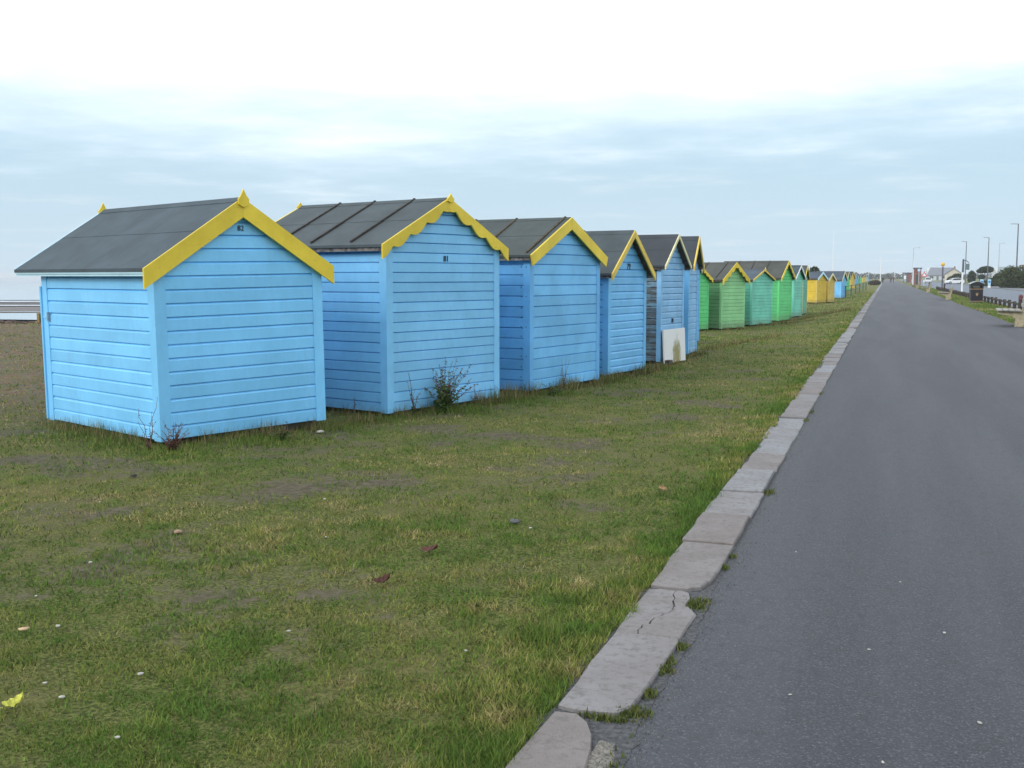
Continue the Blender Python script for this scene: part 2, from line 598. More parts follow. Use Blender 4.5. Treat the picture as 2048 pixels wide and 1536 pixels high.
ysp = list(np.arange(-6, 60, 0.25)) + list(np.arange(60, 700, 6.0))
strip('path', lambda y: -0.82, lambda y: 4.2 + wob1(y, 41, 0.22, 0.9) + wob1(y, 43, 0.10, 4.0), ysp, 0.0, M_path)
ysr = list(np.arange(10, 700, 10.0))
strip('road', lambda y: 6.45, lambda y: 15.3, ysr, -0.075, M_road)
M_conc = plain('pale_concrete', (0.20, 0.20, 0.20), 0.9, 0.16, 5.0)
M_concw = plain('tan_concrete', (0.36, 0.305, 0.20), 0.9, 0.2, 9.0)
M_white_line = plain('worn_road_paint', (0.5, 0.52, 0.52), 0.8, 0.2, 6.0)
for side, (a, c) in enumerate(((6.3, 6.45), (15.3, 15.45))):
    mb = MB()
    mb.box(a, c, 10, 690, -0.16, 0.03)
    tag(mb.build('road_kerb', M_conc), kind='structure')
strip('pavement', lambda y: 15.45, lambda y: 18.0, ysr, 0.025, asphalt('pavement_asphalt', (0.07, 0.08, 0.10), (0.11, 0.12, 0.14), (0.13, 0.14, 0.16)))
strip('road_edge_line', lambda y: 6.75, lambda y: 6.85, ysr, -0.071, M_white_line)

# ------------------------------------------------------------------ kerb of worn slabs
def slab_mat():
    m, nd, lk, b = new_mat('worn_kerb_concrete')
    geo = nd.new('ShaderNodeNewGeometry')
    oi = nd.new('ShaderNodeObjectInfo')
    pos = geo.outputs['Position']
    n1 = noise_tex(nd, lk, 3.0, 5, 0.6, pos)
    n2 = noise_tex(nd, lk, 26.0, 5, 0.7, pos)
    n3 = noise_tex(nd, lk, 140.0, 2, 0.5, pos)
    base = mixcol(nd, lk, oi.outputs['Alpha'], (0.225, 0.200, 0.192), (0.280, 0.288, 0.305))
    c = mixcol(nd, lk, maprange(nd, lk, n1, 0.35, 0.68), mixcol(nd, lk, 1.0, base, (0.84, 0.82, 0.80), 'MULTIPLY'), base)
    c = mixcol(nd, lk, math_node(nd, lk, 'MULTIPLY', maprange(nd, lk, n2, 0.46, 0.68), 0.7), c, (0.135, 0.125, 0.115))
    c = mixcol(nd, lk, math_node(nd, lk, 'MULTIPLY', maprange(nd, lk, n3, 0.6, 0.75), 0.35), c, (0.28, 0.28, 0.28))
    lk.new(c, b.inputs['Base Color'])
    b.inputs['Roughness'].default_value = 0.9
    b.inputs['Specular IOR Level'].default_value = 0.25
    bump(nd, lk, b, math_node(nd, lk, 'ADD', n2, n3), 0.7, 0.008)
    return m


M_slab = slab_mat()
M_mortar = plain('crumbling_mortar', (0.075, 0.075, 0.078), 0.95, 0.3, 45, bmp=0.8, bscale=90, col2=(0.038, 0.038, 0.040))
ysk = list(np.arange(-3, 14, 0.06)) + list(np.arange(14, 60, 0.5)) + list(np.arange(60, 500, 5.0))


def kerb_right(y):
    near = 1 - float(sstep(y, 4.9, 6.4))
    return -0.792 + near * (0.022 + wob1(y, 51, 0.05, 4.0) + wob1(y, 52, 0.035, 15.0) + wob1(y, 54, 0.015, 40.0)) + wob1(y, 53, 0.012, 6)


kerb = strip('kerb', lambda y: -1.16, kerb_right, ysk, 0.0022, M_mortar)


def slab(poly, top, name='kerb_stone', tiltx=0.0, pink=None):
    """poly anticlockwise (x,y); worn, slightly chamfered top"""
    n = len(poly)
    cx = sum(p[0] for p in poly) / n
    cy = sum(p[1] for p in poly) / n
    ch = 0.007
    mb = MB()
    vs, fs = [], []

    def zt(x, y):
        return top + tiltx * (x - cx)
    for x, y in poly:
        vs.append((x, y, -0.10))
    for x, y in poly:
        vs.append((x, y, zt(x, y) - ch))
    for x, y in poly:
        d = math.hypot(cx - x, cy - y)
        k = ch * 1.3 / d
        vs.append((x + (cx - x) * k, y + (cy - y) * k, zt(x, y)))
    for r in range(2):
        for i in range(n):
            j = (i + 1) % n
            fs.append((r * n + i, r * n + j, (r + 1) * n + j, (r + 1) * n + i))
    fs.append(tuple(range(2 * n, 3 * n)))
    mb.add(vs, fs)
    o = mb.build(name, M_slab, kerb, recalc=False)
    o.color = (1, 1, 1, pink if pink is not None else random.random())
    return o


def edge(ax, ay, bx, by, n, j):
    out = []
    for i in range(n):
        t = i / n
        jj = j if i else j * 0.4
        out.append((ax + (bx - ax) * t + random.uniform(-jj, jj), ay + (by - ay) * t + random.uniform(-jj, jj)))
    return out


def rect_slab(y0, y1, top, tl=0.0, xl=-1.105, xr=-0.803):
    p = edge(xl, y0, xr, y0, 3, 0.004) + edge(xr, y0, xr, y1, 4, 0.006) + edge(xr, y1, xl, y1, 3, 0.004) + edge(xl, y1, xl, y0, 4, 0.012)
    return slab(p, top, tiltx=tl)


rect_slab(-1.2, -0.32, 0.012)
rect_slab(-0.3, 0.62, 0.016)
rect_slab(0.64, 1.55, 0.012)
rect_slab(1.57, 2.44, 0.015)
# the nearest slab, its path-side half broken away
slab([(-1.118, 2.46), (-0.90, 2.46), (-0.87, 2.60), (-0.88, 2.80), (-0.862, 3.02), (-0.866, 3.20), (-0.875, 3.34), (-0.893, 3.47), (-0.922, 3.59), (-0.965, 3.69), (-1.02, 3.75), (-1.10, 3.745), (-1.125, 3.30), (-1.12, 2.9)], 0.018, pink=0.0)
# whole slab, its near path corner rounded off
slab([(-1.105, 3.80), (-1.03, 3.785), (-0.95, 3.79), (-0.885, 3.80), (-0.845, 3.86), (-0.832, 4.0), (-0.818, 4.3), (-0.806, 4.64), (-0.815, 4.685), (-0.95, 4.69), (-1.095, 4.695), (-1.11, 4.3), (-1.10, 4.05)], 0.022, pink=0.35)
# cracked slab: two pieces and a missing corner
crk = [(-1.0, 4.71), (-1.012, 4.76), (-1.004, 4.80), (-1.01, 4.845), (-0.982, 4.855), (-0.985, 4.90), (-0.978, 4.96), (-0.95, 5.0), (-0.945, 5.05), (-0.93, 5.06), (-0.915, 5.12), (-0.925, 5.20), (-0.945, 5.27), (-0.94, 5.31), (-0.965, 5.38), (-0.96, 5.452)]
slab([(-1.105, 4.712)] + [(x - random.uniform(0.001, 0.005), y) for x, y in crk] + [(-1.04, 5.46), (-1.10, 5.44), (-1.115, 5.1)], 0.012, pink=0.3)
slab([(x + random.uniform(0.001, 0.005), y) for x, y in crk[::-1]] + [(-0.972, 4.71), (-0.88, 4.705), (-0.812, 4.72), (-0.808, 4.9), (-0.80, 5.08), (-0.835, 5.16), (-0.875, 5.22), (-0.87, 5.33), (-0.895, 5.43), (-0.93, 5.45)][0:], 0.015, pink=0.25)
# next slab with rounded near corner
slab([(-1.10, 5.49), (-1.0, 5.478), (-0.91, 5.482), (-0.85, 5.53), (-0.818, 5.66), (-0.806, 5.95), (-0.803, 6.45), (-0.95, 6.462), (-1.10, 6.458), (-1.112, 6.1), (-1.10, 5.8)], 0.024, pink=0.1)
ks = [6.48, 7.30, 8.14, 9.10, 10.02, 11.0, 11.9, 12.75]
y = 12.75
while y < 17.5:
    y += random.uniform(0.85, 0.95)
    ks.append(y)
while y < 140:
    y += random.uniform(0.88, 0.93)
    ks.append(y)
for i in range(len(ks) - 1):
    if i > 140:
        break
    g = random.choice((0.010, 0.016, 0.024))
    rect_slab(ks[i] + g, ks[i + 1] - g, random.choice((0.004, 0.012, 0.022, 0.032)), random.uniform(-0.03, 0.03), -1.105 + random.uniform(-0.012, 0.02), -0.803 + random.uniform(-0.012, 0.006))
mb = MB()
mb.box(-1.10, -0.805, ks[min(len(ks) - 1, 141)] + 0.02, 480, -0.05, 0.018)
tag(mb.build('kerb_stones', M_slab, kerb), kind='stuff')
# crumbled concrete left by the broken corner: a rough low patch with loose lumps
rgk = np.random.default_rng(5)
gxk, gyk = np.meshgrid(np.linspace(-0.905, -0.775, 24), np.linspace(2.3, 3.66, 150), indexing='ij')
lump = fbm(gxk * 55, gyk * 55, 201, 3)
inner = sstep(gxk, -0.905, -0.885) * (1 - sstep(gxk + 0.05 * fbm(gyk * 7, gyk * 0, 203, 2), -0.81, -0.76)) * (1 - sstep(gyk + 0.4 * (gxk + 0.88), 3.52, 3.66))
gzk = -0.012 + inner * (0.014 + 0.020 * lump)
Vk = np.stack([gxk, gyk, gzk], -1).reshape(-1, 3)
ik = np.arange(24 * 150).reshape(24, 150)
Fk = np.stack([ik[:-1, :-1], ik[1:, :-1], ik[1:, 1:], ik[:-1, 1:]], -1).reshape(-1, 4)
o = link_mesh('rubble', np_mesh('rubble', Vk, Fk, plain('broken_concrete', (0.20, 0.18, 0.155), 0.95, 0.25, 70, bmp=0.8, bscale=120, col2=(0.09, 0.082, 0.07))), kerb)
tag(o, kind='stuff')

# ------------------------------------------------------------------ beach huts
def text_mesh(s, size, mat, ext=0.003):
    c = bpy.data.curves.new('number', 'FONT')
    c.body = s
    c.size = size
    c.align_x = 'CENTER'
    c.align_y = 'CENTER'
    c.extrude = ext
    c.resolution_u = 3
    t = bpy.data.objects.new('number', c)
    COL.objects.link(t)
    dg = bpy.context.evaluated_depsgraph_get()
    me = bpy.data.meshes.new_from_object(t.evaluated_get(dg))
    bpy.data.objects.remove(t)
    me.materials.clear()
    me.materials.append(mat)
    return me


def hut(P, g, w, L, e, r, label, body, gable=None, side=None, trim=None, style='plain', bd=0.13, fascia=None, felt=None,
        battens=(), bmat=None, bh=0.13, bhg=None, ch=0.02, num=None, numz=None, numx=0.0, of=0.15, og=0.12, oe=0.13, finial=0.0,
        tilt=(0, 0), trim2=None, detail=True, corner=0.07, cmat=None, laps=True, numsize=0.1):
    gable = gable or body
    side = side or body
    trim = trim or M_yel
    fascia = fascia or body
    felt = felt or M_felt1
    bhg = bhg or bh
    cmat = cmat or gable
    zb = 0.06
    zg = float(gz(P[0], P[1])) if len(P) < 3 else P[2]
    root = empty('beach_hut', (P[0], P[1], zg), (R(tilt[0]), R(tilt[1]), R(g)))
    tag(root, label, 'beach hut', 'row of wooden beach huts')
    d = 0.027
    tan = (r - 0.05 - e) / (w / 2)
    zr = e + tan * w / 2
    cosr = 1 / math.sqrt(1 + tan * tan)
    wall = MB().prism([(0.001, zb), (w - 0.001, zb), (w - 0.001, e - 0.004), (w / 2, zr - 0.006), (0.001, e - 0.004)], 0.001, L - 0.001).build('wall', body, root)

    def hw(z):
        return w / 2 if z <= e else max(0.0, (zr - z) / (zr - e) * w / 2)

    def rows(h, jit=0.0):
        return [(0.0, 0.0), (0.0, d), (h - ch, d), (h - 0.004, d - 0.021), (h, 0.0)]

    def sideboard(mb, h, z, x, sgn, L0, L1, dv=0.0):
        vs = []
        for zz, o in rows(h):
            vs += [(x + sgn * (o + (dv if o > 0 else 0)), L0, z + zz), (x + sgn * (o + (dv if o > 0 else 0)), L1, z + zz)]
        fs = [(2 * i, 2 * i + 1, 2 * i + 3, 2 * i + 2) if sgn < 0 else (2 * i + 1, 2 * i, 2 * i + 2, 2 * i + 3) for i in range(4)]
        fs = [f[::-1] for f in fs]
        fs += [(0, 2, 4, 6, 8), (9, 7, 5, 3, 1)] if sgn < 0 else [(8, 6, 4, 2, 0), (1, 3, 5, 7, 9)]
        mb.add(vs, fs)

    def gableboard(mb, z0, h, yp, sgn, inset, dv=0.0):
        z1 = min(z0 + h, zr - 0.004)
        hh = z1 - z0
        rr = rows(hh) if hh > ch * 1.6 else [(0, 0), (0, d), (hh, d), (hh, 0)]
        out = []
        for i, (zz, o) in enumerate(rr):
            if out and out[-1][0] < e < z0 + zz:
                out.append((e, o if i < 3 else d))
            out.append((z0 + zz, o))
        vs = []
        for zz, o in out:
            k = hw(zz) - (inset if zz <= e else inset * 0.6)
            k = max(k, 0.002)
            o2 = o + (dv if o > 0 else 0)
            vs += [(w / 2 - k, yp + sgn * o2, zz), (w / 2 + k, yp + sgn * o2, zz)]
        fs = [(2 * i, 2 * i + 1, 2 * i + 3, 2 * i + 2) for i in range(len(out) - 1)]
        if sgn > 0:
            fs = [f[::-1] for f in fs]
        mb.add(vs, fs)

    joined = MB()
    # side wall towards the camera
    n = max(1, round((e - zb) / bh))
    h = (e - zb) / n
    if detail:
        mb = MB()
        sideboard(mb, h, 0, 0, -1, corner * 0.8, L - corner * 0.8)
        sm = mb.mesh('board', side, recalc=False)
        for i in range(n):
            o = link_mesh('board', sm, wall, (random.uniform(-0.0015, 0.0015), 0, zb + i * h))
            o.rotation_euler = (R(random.uniform(-0.06, 0.06)), 0, 0)
    else:
        for i in range(n):
            sideboard(joined, h, zb + i * h, 0, -1, corner * 0.8, L - corner * 0.8)
    for i in range(n):
        sideboard(joined, h, zb + i * h, w, 1, corner * 0.8, L - corner * 0.8)
    ng = max(1, round((e - zb) / bhg))
    h = (e - zb) / ng
    z = zb
    while z < zr - 0.03:
        if detail:
            mb = MB()
            gableboard(mb, z, h, 0, -1, corner * 0.8, random.uniform(-0.0015, 0.0015))
            mb.build('board', gable, wall, recalc=False)
        else:
            gableboard(joined, z, h, 0, -1, corner * 0.8)
        gableboard(joined, z, h, L, 1, corner * 0.8)
        z += h
    tag(joined.build('cladding', body, root, recalc=False), kind='stuff')
    # corner boards
    q = d + 0.007
    for x0 in (0, 1):
        for y0 in (0, 1):
            mb = MB()
            xo, xi = (-q, corner) if x0 == 0 else (w + q, w - corner)
            yo, yi = (-q, corner) if y0 == 0 else (L + q, L - corner)
            xa, ya = (0.0, 0.0) if False else (0 if x0 == 0 else w, 0 if y0 == 0 else L)
            poly = [(xo, yo), (xi, yo), (xi, ya), (xa, ya), (xa, yi), (xo, yi)]
            top = e - 0.004
            mb.prism(poly, zb - 0.012, top - oe * 0 - 0.0, 'z')
            # the outer edge dives under the sloping roof: trim by tapering
            me_v = []
            for (vx, vy, vz) in mb.v:
                if vz > e - 0.05:
                    out = (-vx if x0 == 0 else vx - w)
                    vz = e - 0.006 - max(out, 0) * tan if out > 0 else e - 0.006
                me_v.append((vx, vy, vz))
            mb.v = me_v
            mb.build('corner_board', cmat if y0 == 0 else body, root)
    # bearers
    for yy in (0.06, L / 2 - 0.05, L - 0.16):
        MB().box(0.02, w - 0.02, yy, yy + 0.1, -0.12, zb).build('bearer', M_dark, root)
    # roof
    t = 0.022 / cosr
    for s in (0, 1):
        def X(x):
            return x if s == 0 else w - x

        def ur(x):      # underside of the roof at local x on this slope
            return e + tan * x
        sl = MB().prism([(X(-oe), ur(-oe)), (X(w / 2), zr), (X(w / 2), zr + t), (X(-oe), ur(-oe) + t)], -og, L + of).build('roof_slope', M_dark, root)
        xm = (-oe) * 0.47 + (w / 2) * 0.53
        fs = ((-oe - 0.012, xm + 0.03, 0.001, 0.005), (xm - 0.02, w / 2, 0.005, 0.010)) if laps else ((-oe - 0.012, w / 2, 0.001, 0.006),)
        for k, (xa, xb, ta, tb) in enumerate(fs):
            mb = MB()
            ns = 10
            vs, fcs = [], []
            for j in range(ns + 1):
                yy = -og - 0.006 + (L + of + og + 0.012) * j / ns
                for (xx, tt) in ((xa, ta), (xa, tb), (xb, tb)):
                    jj = (wob1(yy + P[1] * 3.1 + k, 61, 0.012, 2.3) if xx == xa and k == 1 else 0)
                    if s == 0:
                        hz = 0.004 * (float(vnoise(np.array(yy * 3 + P[0]), np.array(xx * 3 + 1.0), 77)) - 0.5)
                    else:
                        hz = 0
                    vs.append((X(xx + jj), yy, ur(xx + jj) + t + tt + (hz if tt == tb else 0)))
                if j:
                    for q2 in range(2):
                        a = (j - 1) * 3 + q2
                        fcs.append((a, a + 3, a + 4, a + 1))
            mb.add(vs, fcs)
            mb.build('roof_felt', felt, sl)
        if laps:      # turned-down felt at the eave
            MB().prism([(X(-oe - 0.012), ur(-oe) + t + 0.003), (X(-oe - 0.016), ur(-oe) + t + 0.003), (X(-oe - 0.016), ur(-oe) - 0.004), (X(-oe - 0.012), ur(-oe) - 0.004)], -og, L + of).build('drip_edge', felt, sl)
        for by in battens:
            mb = MB()
            yy = by * L
            x0, x1 = -oe + 0.05, w / 2 + 0.005
            hb, wb = 0.022, 0.026
            zz = t + 0.009
            vs = []
            for xx in (x0, x1):
                for dy, dz in ((-wb / 2, 0), (wb / 2, 0), (wb / 2, hb), (-wb / 2, hb)):
                    vs.append((X(xx), yy + dy, ur(xx) + zz + dz))
            mb.add(vs, [(0, 1, 2, 3), (7, 6, 5, 4), (0, 4, 5, 1), (1, 5, 6, 2), (2, 6, 7, 3), (3, 7, 4, 0)])
            mb.build('roof_batten', bmat or M_batten, sl)
        # fascia under the eave
        fz = ur(-oe)
        MB().box(*sorted((X(-oe + 0.004), X(-oe + 0.026))), -og + 0.005, L + of - 0.005, fz - 0.045, fz + 0.012).build('fascia', fascia, sl)
        if fascia is not M_dark and fascia is not M_fasc and detail:
            MB().box(*sorted((X(-oe - 0.008), X(-oe + 0.003))), -og + 0.005, L + of - 0.005, fz - 0.022, fz + 0.010).build('fascia_strip', fascia, sl)
        # barge boards on both gables
        for yb, sg in ((-og - 0.004, -1), (L + of + 0.004, 1)):
            mb = MB()
            bdv = (0.045 if trim2 and sg > 0 else bd) / cosr
            x0 = -oe - (0.004 if trim2 and sg > 0 else 0.02)
            top = lambda x: ur(x) + t + 0.012
            mid = w / 2 + (0.0015 if s else -0.0015) * (1 if s == 0 else -1)
            mid = w / 2 - 0.001
            if style == 'scallop':
                npts = 40
                nl = 4.0
                low = []
                for i in range(npts + 1):
                    q3 = i / npts
                    x = x0 + (mid - x0) * q3
                    dep = bdv * (0.60 + 0.40 * abs(math.sin(math.pi * (q3 * nl + 0.42))))
                    low.append((X(x), top(x) - dep))
                poly = [(X(x0), top(x0)), ] + low + [(X(mid), top(mid))]
            elif style == 'cut':      # ends square to the board
                dx = bd * tan * cosr
                poly = [(X(x0), top(x0)), (X(x0 + dx * 0.85), top(x0 + dx * 0.85) - bdv), (X(mid), top(mid) - bdv), (X(mid), top(mid))]
            else:
                poly = [(X(x0), top(x0)), (X(x0), top(x0) - bdv), (X(mid), top(mid) - bdv), (X(mid), top(mid))]
            mb.prism(poly, yb, yb + sg * 0.022)
            mb.build('bargeboard', trim if sg < 0 else (trim2 or trim), root)
    # ridge cap
    MB().prism([(w / 2 - 0.07, zr - 0.07 * tan + t + 0.011), (w / 2, zr + t + 0.013), (w / 2 + 0.07, zr - 0.07 * tan + t + 0.011), (w / 2 + 0.07, zr - 0.07 * tan + t + 0.016), (w / 2, zr + t + 0.020), (w / 2 - 0.07, zr - 0.07 * tan + t + 0.016)], -og, L + of).build('ridge_felt', felt, root)
    if finial:
        f = finial
        for yb, sg in ((-og - 0.026, -1), (L + of + 0.026, 1)):
            zt = zr + t + 0.012
            poly = [(w / 2, zt + f), (w / 2 - 0.016, zt + f * 0.62), (w / 2 - 0.032, zt + f * 0.25), (w / 2 - 0.062, zt - f * 0.18), (w / 2 - 0.058, zt - f * 0.75),
                    (w / 2 - 0.035, zt - f * 0.95), (w / 2, zt - f * 1.12), (w / 2 + 0.035, zt - f * 0.95), (w / 2 + 0.058, zt - f * 0.75), (w / 2 + 0.062, zt - f * 0.18), (w / 2 + 0.032, zt + f * 0.25), (w / 2 + 0.016, zt + f * 0.62)]
            MB().prism(poly, yb, yb + sg * 0.02).build('finial', trim, root, bevel=0.003)
    if num:
        o = link_mesh('hut_number', text_mesh(num, numsize, M_black), root)
        o.location = (w / 2 + numx, -d - 0.006, numz if numz else e + 0.3 * (zr - e))
        o.rotation_euler = (R(90), 0, 0)
    # doors on the beach front
    dw = w * 0.6
    dr = MB().box(w / 2 - dw / 2, w / 2 + dw / 2, L + d + 0.002, L + d + 0.03, zb + 0.05, min(e - 0.05, 1.75)).build('door', side, root)
    MB().box(w / 2 - 0.02, w / 2 + 0.06, L + d + 0.031, L + d + 0.05, 0.95, 1.0).build('handle', M_steel, dr)
    return root


H1 = hut((-6.45, 8.72), 65, 1.85, 2.36, 1.74, 2.37, 'sky-blue hut numbered 82, nearest of the row, plain yellow bargeboards with spear finial',
         M_blue1, style='plain', bd=0.16, fascia=M_paleblue, felt=M_felt1, bh=0.128, bhg=0.128, ch=0.027, num='82', numz=2.062, of=0.44, og=0.065, oe=0.135,
         finial=0.085, tilt=(0, -1.0), corner=0.085, trim2=M_paleblue, numsize=0.075)
hut((-5.35, 11.37), 72, 2.03, 2.36, 2.0, 2.55, 'tall sky-blue hut numbered 81 with scalloped yellow bargeboards, second in the row',
    M_blue2, style='scallop', bd=0.145, fascia=M_fasc, felt=M_felt2, battens=(0.20, 0.48, 0.74), bh=0.112, ch=0.018, num='81', numz=1.815, numx=0.0, of=0.1, og=0.07, oe=0.13,
    finial=0.05, corner=0.075)
H3 = hut((-4.56, 14.19), 78, 2.06, 2.0, 1.92, 2.45, 'blue hut with mossy battened felt roof and square-cut yellow bargeboards, third in the row',
         M_blue3, gable=M_blue4, style='cut', bd=0.15, fascia=M_fasc, felt=M_felt3, battens=(0.0, 0.40, 0.75, 1.0), bmat=M_battenm, bh=0.14, ch=0.02, of=0.08, og=0.09, oe=0.12, corner=0.07, cmat=M_blue3)
hut((-4.14, 16.91), 78, 1.40, 2.2, 1.72, 2.35, 'narrow blue hut numbered 79 with slim weathered yellow bargeboards, fourth in the row',
    M_blue4, side=M_blue4, trim=M_yel2, style='plain', bd=0.085, fascia=M_fasc, felt=M_felt2, battens=(0.35,), bh=0.118, ch=0.034, num='79', numz=1.76, numsize=0.14, numx=0.02, of=0.08, og=0.13, oe=0.12, corner=0.07)
H5 = hut((-3.88, 19.84), 80, 1.15, 2.2, 1.85, 2.38, 'chalky blue hut with bare grey side boards, thin cream trim, behind the white board',
         M_blue5, side=M_bare, trim=M_cream, style='plain', bd=0.05, fascia=M_dark, felt=M_felt4, battens=(0.55,), bh=0.115, ch=0.034, num='78', numz=0.78, numsize=0.12, of=0.06, og=0.13, oe=0.1, corner=0.05, cmat=M_blue5)
hut((-3.75, 22.01), 88, 0.85, 2.1, 1.88, 2.41, 'blue hut seen edge-on just beyond the white board, slim yellow trim, dark roof',
    M_blue4, gable=M_blue5, trim=M_yel2, style='plain', bd=0.07, fascia=M_dark, felt=M_felt4, bh=0.118, ch=0.026, of=0.06, og=0.13, oe=0.08, corner=0.05, cmat=M_blue4)
hut((-4.41, 26.13), 86, 0.92, 2.1, 1.80, 2.28, 'pale blue hut almost hidden behind the edge-on blue hut, last blue one before the greens',
    M_blue4, trim=M_cream, bd=0.06, fascia=M_dark, felt=M_felt4, bh=0.125, of=0.06, og=0.06, oe=0.06, corner=0.05, laps=False)
hut((-6.14, 36.0), 70, 1.36, 2.0, 1.76, 2.18, 'bright green hut with scalloped yellow trim, half hidden, first of the greens',
    M_gr1, trim=M_yel, style='scallop', bd=0.12, fascia=M_dark, felt=M_felt5, bh=0.135, of=0.06, og=0.12, oe=0.10, corner=0.06, laps=False)
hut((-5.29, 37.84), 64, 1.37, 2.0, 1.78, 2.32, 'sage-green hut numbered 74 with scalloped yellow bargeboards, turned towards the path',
    M_gr2, gable=M_gr2_lit, trim=M_yel, style='scallop', bd=0.16, fascia=M_dark, felt=M_felt5, battens=(0.1, 0.5, 0.9), bh=0.125, ch=0.022, num='74', numsize=0.15, numz=1.98, of=0.06, og=0.14, oe=0.12, corner=0.05, laps=False)
hut((-4.62, 40.88), 72, 1.74, 1.9, 1.72, 2.09, 'low sea-green hut with thin tan trim and a small finial, between two taller green huts',
    M_gr3, gable=M_gr3_lit, trim=M_yel2, style='plain', bd=0.06, fascia=M_dark, felt=M_feltb, bh=0.12, ch=0.03, of=0.06, og=0.10, oe=0.10, corner=0.05, finial=0.08)
hut((-4.10, 45.84), 76, 1.48, 2.6, 1.86, 2.49, 'tall bright green hut with long brown-stained roof and wavy yellow trim',
    M_gr4, gable=M_gr1, trim=M_yel, style='scallop', bd=0.12, fascia=M_dark, felt=M_felt5, battens=(0.25, 0.5, 0.75), bh=0.13, ch=0.03, of=0.06, og=0.14, oe=0.12, corner=0.05, laps=False)
hut((-3.90, 50.60), 78, 1.33, 2.2, 1.83, 2.35, 'narrow sea-green hut with white bargeboards next to the tall green hut',
    M_gr3, gable=M_gr3_lit, trim=M_white, style='plain', bd=0.08, fascia=M_dark, felt=M_felt1, bh=0.13, ch=0.03, of=0.06, og=0.14, oe=0.12, corner=0.05)
hut((-3.75, 54.07), 86, 1.45, 2.2, 1.78, 2.36, 'green hut with yellow corner strip, last of the greens before the yellow huts',
    M_gr4, gable=M_gr3, trim=M_yel, style='plain', bd=0.06, fascia=M_dark, felt=M_felt5, bh=0.13, ch=0.03, of=0.06, og=0.12, oe=0.10, corner=0.05, cmat=M_yelw2)
far = [
    ((-4.44, 77.94), 66, 1.23, 2.1, 1.73, 2.17, M_yelw, M_yelw2, M_paleblue, M_feltb, 'bright yellow hut with pale blue trim, first of the yellow pair'),
    ((-3.83, 79.90), 66, 0.95, 2.0, 1.66, 2.08, M_yelw2, M_yelw, M_cream, M_feltb, 'yellow hut with cream trim, second of the yellow pair'),
    ((-3.57, 96.75), 76, 1.47, 2.2, 1.60, 2.30, M_blue4, M_blue2, M_cream, M_feltb, 'blue hut with a dark scuff, standing alone after the yellow pair'),
    ((-4.46, 137.3), 76, 1.30, 2.2, 1.45, 2.25, M_gr1, M_gr1, M_cream, M_felt5, 'small far green hut behind the green guard rail'),
    ((-4.52, 154.6), 76, 2.0, 2.2, 1.45, 2.34, M_yelw, M_yelw2, M_yel, M_felt4, 'far yellow hut beside the small far green hut'),
    ((-5.6, 205.0), 78, 1.9, 2.2, 1.5, 2.3, M_blue2, M_blue4, M_white, M_felt4, 'far pale blue hut, first of the distant run'),
    ((-5.9, 232.0), 78, 1.9, 2.2, 1.5, 2.3, M_blue4, M_blue1, M_paleblue, M_felt4, 'far deeper blue hut, second of the distant run'),
    ((-6.1, 262.0), 78, 1.9, 2.2, 1.5, 2.3, M_gr3, M_gr3, M_white, M_felt4, 'far sea-green hut, third of the distant run'),
    ((-6.3, 295.0), 78, 2.0, 2.2, 1.5, 2.3, M_gr1, M_gr3, M_cream, M_felt4, 'far green hut, fourth of the distant run'),
    ((-6.3, 335.0), 78, 2.0, 2.2, 1.5, 2.3, M_yelw, M_yelw2, M_cream, M_felt4, 'far yellow hut, fifth of the distant run'),
    ((-6.35, 373.0), 78, 2.1, 2.2, 1.5, 2.3, M_yelw2, M_yelw, M_white, M_felt4, 'far pale yellow hut, sixth of the distant run'),
    ((-6.4, 420.0), 78, 2.1, 2.2, 1.5, 2.3, M_blue2, M_blue4, M_white, M_felt4, 'farthest pale blue hut at the end of the row'),
]
for P, g, w, L, e, r, c1, c2, tr, ft, lab in far:
    hut(P, g, w, L, e, r, lab, c1, gable=c2, trim=tr, bd=0.12, fascia=M_dark, felt=ft, bh=0.15, of=0.06, og=0.12, oe=0.10, corner=0.06, detail=False, laps=False)

# brass bolt and bar on the beach-front edge of hut 82
mb = MB().box(-0.04, -0.028, 2.26, 2.50, 1.155, 1.19)
mb.build('door_bar', M_blue1, H1)
MB().box(-0.055, -0.028, 2.235, 2.262, 1.13, 1.225).build('bar_keeper', M_steel, H1)
MB().box(-0.06, 0.0, 2.44, 2.50, 1.11, 1.21).build('padlock', M_brass, H1)
# door edge standing slightly proud at the far side corner
MB().box(-0.05, 0.06, 2.36 + 0.028, 2.36 + 0.06, 0.06, 1.5).build('door_edge', M_blue1, H1)
# nail-stains at the board ends of the third hut
mb = MB()
for i in range(13):
    z = 0.1 + i * 0.135 + random.uniform(-0.02, 0.02)
    mb.box(-0.0295, -0.0275, 0.10, 0.112, z, z + random.uniform(0.008, 0.03))
    if i % 3 == 0:
        mb.box(-0.037, -0.0345, 0.02, 0.032, z, z + 0.014)
mb.build('nail_stains', plain('rust_black', (0.035, 0.045, 0.06), 0.8), H3)


